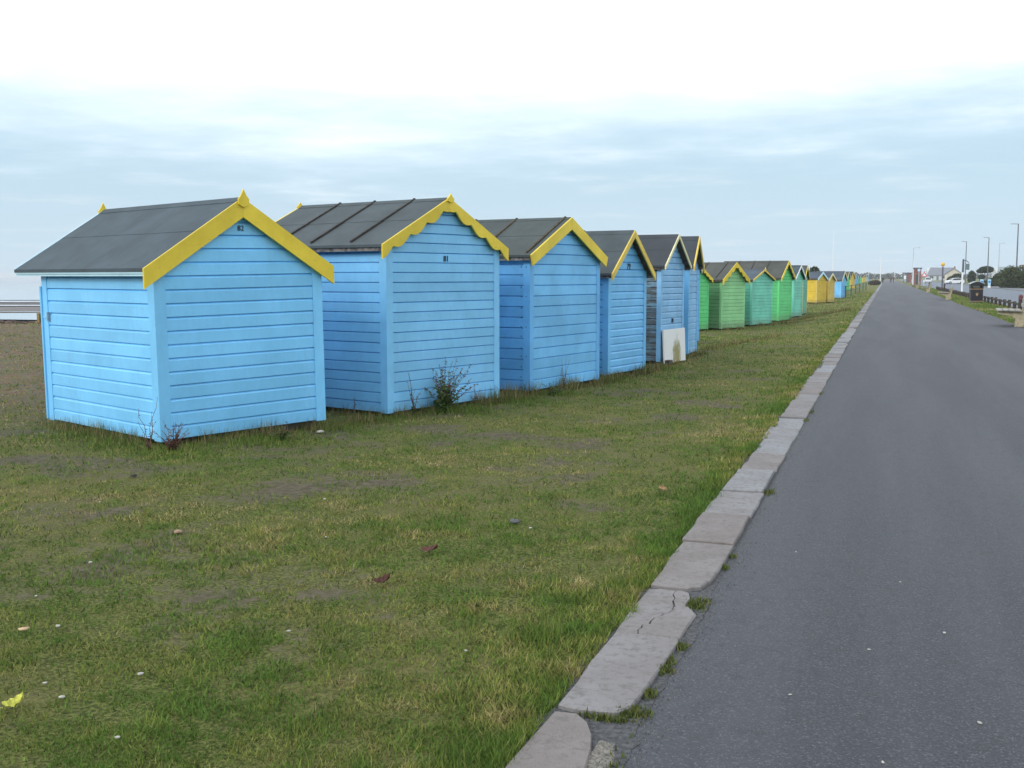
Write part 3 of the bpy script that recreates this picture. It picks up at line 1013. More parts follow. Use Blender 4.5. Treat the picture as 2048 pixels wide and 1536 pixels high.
# white stained board leaning against the chalky hut
def stained_white():
    m, nd, lk, b = new_mat('stained_white_board')
    t = nd.new('ShaderNodeTexCoord')
    s = nd.new('ShaderNodeSeparateXYZ')
    lk.new(t.outputs['Generated'], s.inputs[0])
    n = noise_tex(nd, lk, 9.0, 5, 0.7, t.outputs['Generated'], (2.2, 1, 0.5))
    dx = math_node(nd, lk, 'ABSOLUTE', math_node(nd, lk, 'SUBTRACT', s.outputs[0], 0.58))
    k = math_node(nd, lk, 'SUBTRACT', maprange(nd, lk, dx, 0.05, 0.36, 0.75, 0.0), maprange(nd, lk, s.outputs[2], 0.35, 0.85, 0.0, 0.45))
    k = math_node(nd, lk, 'ADD', k, math_node(nd, lk, 'MULTIPLY', math_node(nd, lk, 'SUBTRACT', n, 0.5), 1.3))
    c = mixcol(nd, lk, maprange(nd, lk, k, 0.25, 0.75), (0.76, 0.76, 0.74), (0.30, 0.26, 0.10))
    lk.new(c, b.inputs['Base Color'])
    b.inputs['Roughness'].default_value = 0.6
    return m


wb = empty('leaning_board', (-3.88, 19.84, 0.0), (0, 0, R(80)))
tag(wb, 'white board stained green-brown in the middle, propped against the chalky blue hut', 'board')
o = MB().box(0.02, 1.14, -0.03, 0.0, 0.0, 0.62).build('panel', stained_white(), wb, bevel=0.004)
o.location = (-0.05, -0.09, 0.02)
o.rotation_euler = (R(-2.5), 0, 0)
for xx in (0.1, 0.98):
    o = MB().box(xx, xx + 0.05, 0.0, 0.025, 0.02, 0.6).build('backing_strip', M_dark, wb)
    o.location = (-0.05, -0.088, 0.02)
    o.rotation_euler = (R(-2.5), 0, 0)
MB().box(-0.02, 0.16, -0.2, -0.02, -0.02, 0.09).build('support_block', M_dark, wb)

# ------------------------------------------------------------------ beach, sea
FWD = np.array([-0.3206, 0.9472])
RGT = np.array([0.9472, 0.3206])
m, nd, lk, b = new_mat('shallow_sea_water')
geo = nd.new('ShaderNodeNewGeometry')
b.inputs['Base Color'].default_value = (0.30, 0.36, 0.40, 1)
b.inputs['Roughness'].default_value = 0.06
bump(nd, lk, b, noise_tex(nd, lk, 0.6, 4, 0.6, geo.outputs['Position'], (1, 1, 1)), 0.06, 0.1)
M_water = m
M_foam = plain('white_foam', (0.48, 0.51, 0.55), 0.7, 0.3, 0.25)
ZS = -3.3


def shore_strip(name, d0, d1, s0, s1, z, mat, amp, seed, n=60):
    vs, fs = [], []
    for i in range(n + 1):
        t = i / n
        s = s0 + (s1 - s0) * t
        taper = min(1.0, 6 * t, 6 * (1 - t))
        a = d0 + amp * (fbm(np.array(s * 0.05), np.array(1.0), seed) - 0.5)
        c = d1 + amp * (fbm(np.array(s * 0.07), np.array(9.0), seed + 3) - 0.5)
        mid = (a + c) / 2
        a, c = mid + (a - mid) * taper, mid + (c - mid) * taper
        p = FWD * float(a) + RGT * s
        q = FWD * float(c) + RGT * s
        vs += [(p[0], p[1], z), (q[0], q[1], z)]
        if i:
            fs.append((2 * i - 2, 2 * i, 2 * i + 1, 2 * i - 1))
    return tag(MB().add(vs, fs).build(name, mat, recalc=False), kind='structure')


shore_strip('tidal_pool', 126, 152, -130, -36, ZS, M_water, 9, 101)
shore_strip('tidal_pool', 157, 159, -75, -67, ZS, M_water, 2, 131)
shore_strip('water_channel', 186, 196, -160, -40, ZS, M_water, 5, 111)
shore_strip('surf', 188, 193, -160, -40, ZS + 0.03, M_foam, 4, 112)
shore_strip('surf', 217, 225, -190, -40, ZS + 0.03, M_foam, 5, 113)
vs = [(-0.3206 * D + 0.9472 * s * D, 0.9472 * D + 0.3206 * s * D, ZS) for D, s in ((236, -3.0), (236, 0.0), (600, 0.1), (12000, 0.2), (12000, -3.0))]
tag(MB().add(vs, [(0, 1, 2, 3, 4)]).build('sea', M_water, recalc=False), kind='structure')
shore_strip('water_channel', 214, 228, -190, -40, ZS, M_water, 5, 115)

# stones and weed thrown up along the crest of the beach
mb = MB()
rk = random.Random(8)
for i in range(420):
    yy = rk.uniform(8, 60)
    xx = -27.3 + rk.gauss(0, 0.7)
    s = rk.uniform(0.04, 0.16) * (1.6 if rk.random() < 0.08 else 1)
    pts = [(xx + s * rk.uniform(0.7, 1.3) * math.cos(k * 1.05 + i), yy + s * 1.4 * rk.uniform(0.7, 1.3) * math.sin(k * 1.05 + i)) for k in range(6)]
    z0 = float(gz(xx, yy))
    mb.prism(pts, z0 - 0.05, z0 + s * rk.uniform(0.35, 0.8), 'z')
tag(mb.build('beach_stones', plain('brown_beach_stone', (0.20, 0.12, 0.08), 0.9, 0.5, 1.5, col2=(0.07, 0.05, 0.045))), 'brown stones strewn along the crest of the beach', 'stones', kind='stuff')

# ------------------------------------------------------------------ turf: blades of grass
def leaf_material(name, rough=0.7, trans=0.25):
    m, nd, lk, b = new_mat(name)
    at = nd.new('ShaderNodeAttribute')
    at.attribute_name = 'Col'
    lk.new(at.outputs['Color'], b.inputs['Base Color'])
    b.inputs['Roughness'].default_value = rough
    b.inputs['Specular IOR Level'].default_value = 0.2
    tr = nd.new('ShaderNodeBsdfTranslucent')
    lk.new(at.outputs['Color'], tr.inputs['Color'])
    mixs = nd.new('ShaderNodeMixShader')
    mixs.inputs[0].default_value = trans
    lk.new(b.outputs[0], mixs.inputs[1])
    lk.new(tr.outputs[0], mixs.inputs[2])
    lk.new(mixs.outputs[0], nd['Material Output'].inputs['Surface'])
    return m


M_leaf = leaf_material('leaf_blades')
PAL = np.array([(0.098, 0.178, 0.028), (0.152, 0.215, 0.038), (0.225, 0.25, 0.058), (0.30, 0.27, 0.088), (0.40, 0.32, 0.15), (0.056, 0.088, 0.020)])


def blades(name, x, y, h, wd, lean, colr, label, cat, z=None):
    n = len(x)
    z = gz(x, y) if z is None else z
    th = rng.uniform(0, 2 * np.pi, n)
    ld = rng.uniform(0, 2 * np.pi, n)
    base = np.stack([x, y, z - 0.004], -1)
    dx = np.stack([np.cos(th), np.sin(th), np.zeros(n)], -1) * wd[:, None]
    tip = base + np.stack([np.cos(ld) * np.sin(lean) * h, np.sin(ld) * np.sin(lean) * h, np.cos(lean) * h + 0.004], -1)
    V = np.empty((n, 3, 3))
    V[:, 0] = base - dx
    V[:, 1] = base + dx
    V[:, 2] = tip
    F = np.arange(n * 3).reshape(n, 3)
    C = np.repeat(colr[:, None, :], 3, 1)
    C[:, :2] *= 0.9
    me = np_mesh(name, V.reshape(-1, 3), F, M_leaf, C.reshape(-1, 3))
    o = link_mesh(name, me)
    return tag(o, label, cat, kind='stuff')


def turf_colour(x, y, n):
    dry = fbm(x * 0.8, y * 0.8, 71, 4)
    cl = fbm(x * 5.5, y * 5.5, 73, 3)
    k = rng.uniform(0, 1, n) * 0.45 + (dry - 0.5) * 1.3 + (cl - 0.5) * 1.3 + 0.13
    i = np.clip((k * 5).astype(int), 0, 4)
    i = np.where(rng.uniform(0, 1, n) < 0.14, 5, i)
    c = PAL[i] * rng.uniform(0.75, 1.25, n)[:, None] * (0.75 + 0.5 * fbm(x * 9, y * 9, 79, 2))[:, None]
    return c


NB = 1000000
dd = np.exp(rng.uniform(np.log(2.3), np.log(130), NB))
aa = R(90) + np.radians(rng.uniform(0.4, 56, NB))
x = dd * np.cos(aa)
y = dd * np.sin(aa)
ok = (x < -1.125) & (x > -30)
x, y, dd = x[ok], y[ok], dd[ok]
keep = rng.uniform(0, 1, len(x)) > bareness(x, y) * 0.6 + 0.7 * sstep(fbm(x * 6.5, y * 6.5, 33, 3), 0.50, 0.68)
x, y, dd = x[keep], y[keep], dd[keep]
n = len(x)
tall = sstep(fbm(x * 1.7, y * 1.7, 81, 3), 0.5, 0.75)
near_kerb = 1 - sstep(-x, 1.15, 1.75)
h = rng.uniform(0.008, 0.030, n) * (1 + 0.8 * tall + 1.0 * near_kerb) * (1 + 0.012 * dd)
wd = (0.0013 + 0.00042 * dd) * rng.uniform(0.7, 1.4, n)
lean = np.radians(rng.uniform(20, 80, n))
blades('short_grass', x, y, h, wd, lean, turf_colour(x, y, n), 'short worn turf between the huts and the kerb', 'grass')

# fringe overhanging the kerb, and the verge beyond the path
n = 26000
y = np.exp(rng.uniform(np.log(2.4), np.log(40), n))
x = -1.115 - np.abs(rng.normal(0, 0.09, n)) + 0.11 * (fbm(y * 3, y * 0, 91, 3) - 0.35)
h = rng.uniform(0.02, 0.055, n) * (0.6 + 0.8 * fbm(y * 1.3, y * 0 + 4, 92, 2))
blades('kerb_edge_grass', x, y, h, (0.0015 + 0.0004 * y) * rng.uniform(0.7, 1.3, n), np.radians(rng.uniform(10, 70, n)), turf_colour(x, y, n) * 0.95,
       'longer grass fringing the kerb stones', 'grass', z=np.zeros(n))
n = 60000
y = np.exp(rng.uniform(np.log(18), np.log(200), n))
x = 4.22 + rng.uniform(0, 2.05, n)
blades('verge_grass', x, y, rng.uniform(0.03, 0.09, n), (0.004 + 0.0004 * y) * rng.uniform(0.7, 1.3, n), np.radians(rng.uniform(10, 60, n)),
       turf_colour(x, y, n) * np.array([0.95, 1.0, 1.1]), 'grass verge between the path and the road', 'grass', z=np.full(n, 0.02))

# green tuft beside the cracked slab and others in the turf
tufts = [(-1.42, 4.55, 420, 0.10), (-1.30, 3.2, 300, 0.09), (-1.55, 3.05, 260, 0.08), (-1.36, 5.2, 260, 0.07), (-1.9, 3.4, 200, 0.06), (-1.28, 2.8, 260, 0.08), (-1.5, 3.8, 220, 0.06), (-2.4, 4.4, 160, 0.05)]
X, Y, H = [], [], []
for tx, ty, k, hh in tufts:
    X.append(rng.normal(tx, 0.055, k))
    Y.append(rng.normal(ty, 0.075, k))
    H.append(rng.uniform(0.4, 1.0, k) * hh)
x, y, h = map(np.concatenate, (X, Y, H))
n = len(x)
blades('grass_tufts', x, y, h, rng.uniform(0.0018, 0.0035, n), np.radians(rng.uniform(5, 60, n)), PAL[rng.choice([0, 0, 1, 2, 5], n)] * rng.uniform(0.8, 1.2, n)[:, None], 'ranker green tufts of grass along the kerb', 'grass')

# straw-coloured growth along the foot of the huts
X, Y, H = [], [], []
feet = [((-6.45, 8.72), 65, 1.85, 1400, 0.17), ((-6.45, 8.72), 155, 2.4, 2200, 0.17), ((-5.35, 11.37), 72, 2.0, 2600, 0.22), ((-5.35, 11.37), 162, 1.6, 700, 0.16), ((-4.56, 14.19), 78, 2.0, 1800, 0.22), ((-4.56, 14.19), 168, 0.8, 600, 0.25),
        ((-4.72, 13.31), 85, 0.95, 1200, 0.22), ((-4.14, 16.91), 78, 1.4, 1300, 0.2), ((-4.14, 16.15), 90, 0.8, 900, 0.2), ((-3.88, 18.3), 88, 1.5, 1300, 0.16), ((-3.88, 19.84), 80, 1.2, 700, 0.12), ((-3.75, 21.2), 88, 1.8, 900, 0.16),
        ((-3.8, 24), 86, 10, 3000, 0.14), ((-5.29, 37.84), 64, 1.4, 500, 0.14), ((-4.62, 40.88), 72, 6, 1600, 0.16), ((-4.1, 45.84), 78, 12, 2500, 0.2), ((-5.67, 10.4), 75, 0.9, 900, 0.18)]
for P, a, Ln, k, hh in feet:
    t = rng.uniform(0, 1, k) * Ln
    off = rng.normal(-0.10, 0.09, k)      # outwards = to the right of the wall's direction for a gable
    sg = -1 if a > 140 else 1
    X.append(P[0] + math.cos(R(a)) * t - math.sin(R(a)) * off * sg)
    Y.append(P[1] + math.sin(R(a)) * t + math.cos(R(a)) * off * sg)
    cl = fbm(t * 3 + P[1], t * 0 + P[0], 95, 3)
    H.append(rng.uniform(0.15, 1.0, k) ** 1.6 * hh * (0.2 + 1.1 * sstep(cl, 0.40, 0.72)))
x, y, h = map(np.concatenate, (X, Y, H))
n = len(x)
pl = np.array([(0.11, 0.16, 0.03), (0.34, 0.24, 0.12), (0.24, 0.15, 0.075), (0.17, 0.17, 0.045), (0.10, 0.15, 0.03), (0.40, 0.30, 0.16), (0.08, 0.12, 0.025)])
blades('rough_grass', x, y, h, (0.0012 + 0.0002 * y) * rng.uniform(0.7, 1.4, n), np.radians(np.abs(rng.normal(10, 20, n))), pl[rng.integers(0, 7, n)] * rng.uniform(0.7, 1.2, n)[:, None], 'straggling dry grass along the foot of the huts', 'grass')

# moss and weeds lodged in the kerb joints
X, Y = [], []
for mx_, my_, k, sx, sy in [(-0.83, 5.26, 260, 0.028, 0.055), (-0.79, 4.62, 70, 0.012, 0.03), (-0.805, 4.31, 110, 0.014, 0.03), (-0.81, 4.04, 90, 0.016, 0.025), (-0.83, 3.84, 220, 0.03, 0.03), (-0.92, 3.755, 160, 0.05, 0.012),
                            (-0.785, 6.0, 50, 0.012, 0.03), (-0.78, 6.25, 40, 0.01, 0.02), (-0.775, 8.25, 120, 0.02, 0.05), (-0.79, 13.4, 60, 0.015, 0.08), (-0.80, 15.6, 60, 0.015, 0.1), (-0.80, 12.6, 60, 0.015, 0.08), (-0.81, 3.3, 120, 0.02, 0.1), (-0.8, 2.9, 120, 0.02, 0.1), (-0.80, 4.42, 50, 0.01, 0.04)]:
    X.append(rng.normal(mx_, sx, k))
    Y.append(rng.normal(my_, sy, k))
x, y = np.concatenate(X), np.concatenate(Y)
n = len(x)
blades('moss', x, y, rng.uniform(0.010, 0.030, n), rng.uniform(0.003, 0.006, n), np.radians(rng.uniform(0, 60, n)), np.array([(0.10, 0.13, 0.03), (0.16, 0.16, 0.05), (0.07, 0.10, 0.025)])[rng.integers(0, 3, n)], 'moss and small weeds in the broken kerb joints', 'moss', z=np.full(n, 0.006))

# low green tufts at the hut corners
X, Y, H = [], [], []
for tx, ty, k, hh, sg_ in [(-5.75, 9.3, 900, 0.10, 0.22), (-6.9, 8.75, 900, 0.09, 0.25), (-7.6, 9.0, 800, 0.10, 0.3), (-4.85, 12.15, 900, 0.13, 0.22), (-5.3, 11.2, 500, 0.08, 0.15), (-4.2, 14.3, 700, 0.10, 0.2), (-4.4, 13.4, 600, 0.09, 0.2), (-3.9, 16.6, 500, 0.09, 0.2), (-5.5, 10.4, 600, 0.10, 0.2), (-3.6, 18.8, 400, 0.09, 0.25), (-6.2, 8.45, 600, 0.08, 0.2)]:
    X.append(rng.normal(tx, sg_, k))
    Y.append(rng.normal(ty, sg_, k))
    H.append(rng.uniform(0.3, 1.0, k) * hh)
x, y, h = map(np.concatenate, (X, Y, H))
n = len(x)
blades('corner_grass', x, y, h, rng.uniform(0.003, 0.006, n), np.radians(rng.uniform(5, 65, n)), PAL[rng.choice([0, 0, 1, 1, 2, 5], n)] * rng.uniform(0.7, 1.2, n)[:, None], 'lusher green tufts around the corners of the huts', 'grass')
# grit gathered along the kerb edge of the path
n = 1500
y = np.exp(rng.uniform(np.log(2.6), np.log(14), n))
x = -0.80 + np.abs(rng.normal(0, 0.07, n))
g_ = rng.uniform(0.30, 1.25, n)[:, None] * np.array([(0.22, 0.21, 0.20)])
blades('grit', x, y, rng.uniform(0.002, 0.006, n), rng.uniform(0.0015, 0.004, n), np.radians(rng.uniform(20, 60, n)), g_, 'grit gathered along the kerb edge of the path', 'grit', z=np.full(n, 0.004))

# ------------------------------------------------------------------ weeds standing against the huts
M_stem = plain('reddish_weed_stem', (0.16, 0.075, 0.05), 0.8, 0.3, 30)


def weed(loc, nst, ht, spread, leafn, label, cols, leafsize=0.05, seed=0):
    rn = random.Random(seed)
    root = empty('weed', (loc[0], loc[1], float(gz(loc[0], loc[1]))))
    tag(root, label, 'weed', 'weeds against the huts')
    st = MB()
    LV, LF, LC = [], [], []
    for i in range(nst):
        a = rn.uniform(0, 6.28)
        H = ht * rn.uniform(0.3, 1.0) if i else ht
        sp = spread * rn.uniform(0.2, 1.0) * (1.25 - 0.6 * H / ht)
        pts = []
        for k in range(6):
            t = k / 5
            pts.append(Vector((math.cos(a) * sp * t ** 1.3 + rn.uniform(-0.012, 0.012), math.sin(a) * sp * t ** 1.3 + rn.uniform(-0.012, 0.012), H * t)))
        st.tube(pts, [0.0045 * (1 - 0.7 * k / 5) for k in range(6)], 5)
        for q in range(leafn):
            t = rn.random() ** (2.0 if leafn > 14 else 1.0)
            k = min(4, int(t * 5))
            p = pts[k].lerp(pts[k + 1], t * 5 - k)
            s = leafsize * (1.15 - 0.75 * t) * rn.uniform(0.5, 1.2)
            la = rn.uniform(0, 6.28)
            el = rn.uniform(-0.4, 0.9)
            d = Vector((math.cos(la) * math.cos(el), math.sin(la) * math.cos(el), math.sin(el)))
            sd_ = d.cross(Vector((rn.uniform(-1, 1), rn.uniform(-1, 1), 1))).normalized() * s * 0.3
            b0 = len(LV)
            LV += [p, p + d * s * 0.5 + sd_, p + d * s + Vector((0, 0, -0.2 * s)), p + d * s * 0.5 - sd_]
            LF.append((b0, b0 + 1, b0 + 2, b0 + 3))
            c = cols[0] if t < 0.72 or rn.random() < 0.3 else cols[1]
            f = rn.uniform(0.7, 1.3)
            LC += [tuple(x * f for x in c)] * 4
    st.build('stems', M_stem, root)
    me = np_mesh('leaves', np.array([tuple(v) for v in LV]), np.array(LF), M_leaf, np.array(LC))
    tag(link_mesh('leaves', me, root), kind='stuff')
    return root


GRN = (0.07, 0.13, 0.035)
RED = (0.14, 0.055, 0.04)
OLV = (0.09, 0.11, 0.035)
weed((-6.42, 8.48), 6, 0.50, 0.16, 18, 'tall thin reddish weed in front of the near corner of hut 82', [(0.09, 0.06, 0.03), RED], 0.035, 1)
weed((-6.22, 8.55), 22, 0.28, 0.24, 26, 'low dark red weed right at the corner of hut 82', [(0.10, 0.05, 0.035), RED], 0.04, 2)
weed((-5.60, 9.45), 14, 0.18, 0.24, 24, 'small green weed under the gable wall of hut 82', [GRN, OLV], 0.05, 3)
weed((-4.93, 12.0), 40, 0.66, 0.58, 55, 'big leafy weed with red seed stems against the gable of hut 81', [(0.085, 0.15, 0.04), RED], 0.07, 4)
weed((-5.14, 11.62), 7, 0.52, 0.12, 22, 'slim upright weed left of the big leafy weed', [GRN, RED], 0.04, 5)
weed((-5.78, 11.40), 3, 0.22, 0.05, 10, 'little dark weed against the shaded side of hut 81', [(0.03, 0.05, 0.02), RED], 0.04, 6)
weed((-4.22, 14.2), 18, 0.18, 0.30, 24, 'low green weed spreading at the foot of the third hut', [GRN, OLV], 0.06, 7)
weed((-4.30, 15.0), 6, 0.45, 0.15, 8, 'wispy dry weed in front of the third hut', [(0.2, 0.13, 0.07), (0.22, 0.12, 0.08)], 0.03, 8)
weed((-4.78, 12.75), 5, 0.26, 0.12, 10, 'dry brown weed by the right corner of hut 81', [(0.16, 0.09, 0.05), RED], 0.035, 9)

# ------------------------------------------------------------------ bits lying about
def pebble_mesh(seed):
    import bmesh
    bm = bmesh.new()
    bmesh.ops.create_icosphere(bm, subdivisions=1, radius=1.0)
    rn = random.Random(seed)
    for v in bm.verts:
        v.co *= rn.uniform(0.75, 1.2)
        v.co.z *= 0.55
    me = bpy.data.meshes.new('pebble')
    bm.to_mesh(me)
    bm.free()
    me.shade_smooth()
    return me


pm = [pebble_mesh(s) for s in range(4)]
for q in pm:
    q.materials.append(plain('pale_flint', (0.42, 0.40, 0.36), 0.7, 0.2, 60))
spots = [(-3.55, 3.99), (-4.01, 4.36), (-2.81, 3.61), (-3.11, 3.41), (-2.93, 3.30), (-1.65, 4.26), (-2.47, 3.04), (-2.52, 4.28), (-4.19, 4.98), (-3.75, 6.9), (-2.09, 6.54), (-7.58, 8.64), (-5.2, 6.3), (-3.2, 5.9)]
for i, (px_, py_) in enumerate(spots):
    s = random.uniform(0.007, 0.013)
    o = link_mesh('pebble', pm[i % 4], None, (px_, py_, float(gz(px_, py_)) + s * 0.4 + 0.012))
    o.scale = (s * 1.3, s, s)
    o.rotation_euler = (0, 0, random.uniform(0, 6))
    tag(o, 'small pale pebble lying in the short grass', 'pebble', 'pale pebbles in the grass')
for i, (px_, py_) in enumerate([(0.12, 6.02), (-0.02, 4.86), (-0.3, 4.22), (0.04, 3.71), (0.37, 4.16), (-0.45, 6.5), (0.3, 5.2)]):
    s = random.uniform(0.004, 0.008)
    o = link_mesh('stone_chip', pm[i % 4], None, (px_, py_, s * 0.4))
    o.scale = (s * 1.6, s, s)
    o.rotation_euler = (0, 0, random.uniform(0, 6))
    tag(o, 'tiny pale stone chip on the asphalt path', 'stone', 'stone chips on the path')
for (px_, py_), s, c, nm, lab in [((-3.66, 3.9), 0.021, (0.55, 0.38, 0.22), 'pebble', 'larger orange-tan pebble in the grass near the left edge'),
                                  ((-4.14, 5.73), 0.032, (0.30, 0.20, 0.12), 'stone', 'flat tan stone in the grass left of the two brown leaves'),
                                  ((-2.24, 6.67), 0.040, (0.08, 0.085, 0.085), 'stone', 'dark grey stone in the grass beyond the brown leaves'),
                                  ((-5.47, 10.01), 0.045, (0.42, 0.38, 0.34), 'stone', 'pale flat stone at the right-hand corner of hut 82'),
                                  ((-5.68, 7.29), 0.030, (0.02, 0.02, 0.022), 'stone', 'small black stone in the grass in front of hut 82')]:
    me = pm[1].copy()
    me.materials.clear()
    me.materials.append(plain('stone_%d' % int(px_ * -100), c, 0.8, 0.25, 40))
    o = link_mesh(nm, me, None, (px_, py_, float(gz(px_, py_)) + s * 0.3 + 0.01))
    o.scale = (s * 1.3, s * 0.9, s * 0.7)
    o.rotation_euler = (0, 0, random.uniform(0, 6))
    tag(o, lab, 'stone')


def leaf_obj(loc, size, col, label, rot, curl=0.4):
    mb = MB()
    n = 7
    vs, fs = [], []
    for i in range(n + 1):
        t = i / n
        wv = math.sin(math.pi * min(1, t * 0.92 + 0.06)) ** 0.7 * 0.36 * (1 + 0.25 * math.sin(t * 19))
        for s in (-1, 0, 1):
            vs.append(((t - 0.5) * size, s * wv * size, size * (curl * (t - 0.5) ** 2 + 0.22 * abs(s) * (0.6 + t) * curl)))
        if i:
            a = (i - 1) * 3
            fs += [(a, a + 3, a + 4, a + 1), (a + 1, a + 4, a + 5, a + 2)]
    mb.add(vs, fs)
    root = empty('fallen_leaf', (loc[0], loc[1], float(gz(*loc)) + 0.022), (R(12), R(-8), rot))
    tag(root, label, 'leaf')
    mt = plain('leaf_' + label[:14].replace(' ', '_'), col, 0.8, 0.35, 40)
    mb.build('leaf_blade', mt, root, recalc=False)
    MB().tube([(-size * 0.5, 0, size * 0.1), (-size * 0.75, size * 0.05, size * 0.16)], [0.002, 0.0012], 5).build('leaf_stalk', mt, root)


leaf_obj((-2.43, 5.08), 0.085, (0.07, 0.022, 0.014), 'dark red-brown dead leaf, the nearer of two in the turf', 0.6, 0.9)
leaf_obj((-2.46, 5.78), 0.10, (0.085, 0.03, 0.018), 'red-brown dead leaf, the farther of two in the turf', 0.2, 0.6)
leaf_obj((-3.0, 3.13), 0.075, (0.52, 0.52, 0.09), 'crumpled yellow-green leaf at the left edge of the turf', 0.9, 1.0)
leaf_obj((-1.53, 8.02), 0.08, (0.30, 0.17, 0.08), 'pale brown leaf lying nearest the kerb beyond the stone', 1.9, 0.5)

# ------------------------------------------------------------------ benches on the path edge
M_slat = plain('weathered_bench_timber', (0.30, 0.28, 0.25), 0.8, 0.25, 14)
for Y, lab in ((38.9, 'nearest timber bench on tan concrete supports at the right edge of the path'),
               (82.8, 'second bench along the path, beyond the black litter bin'),
               (122.0, 'third bench along the path edge, small in the distance'),
               (164.0, 'farthest bench visible on the path edge')):
    root = empty('bench', (4.0, Y, 0.0), (0, 0, R(-4)))
    tag(root, lab, 'bench', 'benches along the path')
    prof = [(-0.02, -0.02), (0.34, -0.02), (0.33, 0.33), (0.46, 0.90), (0.35, 0.92), (0.24, 0.50), (-0.50, 0.47), (-0.53, 0.40), (-0.10, 0.33), (0.0, 0.25)]
    for yy in (0.0, 1.5):
        MB().prism(prof, yy, yy + 0.16).build('support', M_concw, root, bevel=0.015)
    for i in range(4):
        x0 = -0.56 + i * 0.19
        z0 = 0.505 - i * 0.004
        MB().box(x0, x0 + 0.165, -0.15, 1.85, z0, z0 + 0.045).build('seat_slat', M_slat, root, bevel=0.006)
    for i in range(2):
        z0 = 0.62 + i * 0.16
        xb = 0.262 + i * 0.032
        MB().box(xb - 0.045, xb - 0.005, -0.1, 1.8, z0, z0 + 0.11).build('back_slat', M_slat, root, bevel=0.006)

# ------------------------------------------------------------------ litter bin
M_gold = plain('gold_paint', (0.30, 0.19, 0.10), 0.5, 0.2, 20)
M_binb = plain('black_bin_plastic', (0.018, 0.016, 0.022), 0.4, 0.25, 12, bmp=0.05)
M_lid = plain('faded_bin_rim', (0.32, 0.38, 0.36), 0.6, 0.15, 12)
root = empty('litter_bin', (5.2, 72.4, 0.02), (0, 0, R(6)))
tag(root, 'black litter bin with curved hood, gold bands and gold crest, on the verge', 'litter bin')


def tapered(mb, w0, d0, z0, w1, d1, z1):
    mb.add([(-w0, -d0, z0), (w0, -d0, z0), (w0, d0, z0), (-w0, d0, z0), (-w1, -d1, z1), (w1, -d1, z1), (w1, d1, z1), (-w1, d1, z1)],
           [(3, 2, 1, 0), (4, 5, 6, 7), (0, 1, 5, 4), (1, 2, 6, 5), (2, 3, 7, 6), (3, 0, 4, 7)])
    return mb


tapered(MB(), 0.34, 0.30, 0.0, 0.33, 0.29, 0.10).build('plinth', M_binb, root, bevel=0.02)
tapered(MB(), 0.335, 0.295, 0.10, 0.332, 0.292, 0.145).build('gold_band', M_gold, root, bevel=0.01)
tapered(MB(), 0.33, 0.29, 0.145, 0.355, 0.31, 0.83).build('bin_body', M_binb, root, bevel=0.03)
tapered(MB(), 0.362, 0.316, 0.83, 0.365, 0.32, 0.88).build('gold_band', M_gold, root, bevel=0.01)
mb = MB()
for xs in (-0.355, 0.285):
    mb.box(xs, xs + 0.07, -0.31, 0.31, 0.88, 1.14)
mb.box(-0.285, 0.285, 0.05, 0.30, 0.88, 1.14)
hd = mb.build('hood_frame', M_binb, root, bevel=0.01)
MB().box(-0.21, 0.21, -0.02, 0.045, 0.95, 1.08).build('notice_panel', plain('pale_notice', (0.45, 0.5, 0.45), 0.6, 0.1, 9), hd)
arch = [(-0.42 + 0.84 * i / 12, 1.14 + 0.15 * math.sin(math.pi * i / 12)) for i in range(13)]
arch2 = [(x, z + 0.035) for x, z in arch[::-1]]
MB().prism(arch + arch2, -0.37, 0.37).build('hood', M_lid, root, bevel=0.008)
MB().prism([(x * 0.9, z - 0.004) for x, z in arch] + [(0.378, 1.10), (-0.378, 1.10)], -0.31, 0.31).build('hood_infill', M_binb, root)
crest = [(-0.07, 0.62), (-0.07, 0.52), (-0.03, 0.45), (0, 0.43), (0.03, 0.45), (0.07, 0.52), (0.07, 0.62), (0.03, 0.60), (0, 0.64), (-0.03, 0.60)]
MB().prism(crest, -0.322, -0.310).build('crest', M_gold, root)

# ------------------------------------------------------------------ knee rail and posts on the verge
M_rail = plain('dark_stained_timber', (0.05, 0.038, 0.03), 0.8, 0.3, 12)
root = empty('knee_rail', (5.9, 46, 0.02))
tag(root, 'low dark timber knee rail between the verge and the road', 'fence')
yy = 0.0
while yy < 100:
    MB().box(-0.07, 0.07, yy - 0.07, yy + 0.07, -0.15, 0.42 + random.uniform(-0.03, 0.03)).build('post', M_rail, root, bevel=0.01)
    MB().box(-0.035, 0.035, yy + 0.072, yy + 2.328, 0.27 + random.uniform(-0.02, 0.02), 0.37).build('rail', M_rail, root, bevel=0.008)
    yy += 2.4
for (px_, py_, hh, c, lab) in ((5.55, 52.6, 0.82, (0.12, 0.03, 0.03), 'dark post with red top beside the nearest bench'), (5.5, 118.0, 0.95, (0.05, 0.03, 0.035), 'dark short post on the verge left of the white sign post'), (5.2, 150.0, 0.95, (0.05, 0.035, 0.035), 'far dark short post before the grey-posted warning sign')):
    root = empty('bollard', (px_, py_, 0.02), (0, R(3), 0))
    tag(root, lab, 'bollard')
    MB().tube([(0, 0, -0.1), (0, 0, hh * 0.72)], [0.085, 0.08], 10).build('shaft', M_rail, root)
    MB().tube([(0, 0, hh * 0.72), (0, 0, hh * 0.95), (0, 0, hh)], [0.095, 0.09, 0.04], 10).build('cap', plain('bollard_cap_%d' % int(py_), c, 0.5), root)

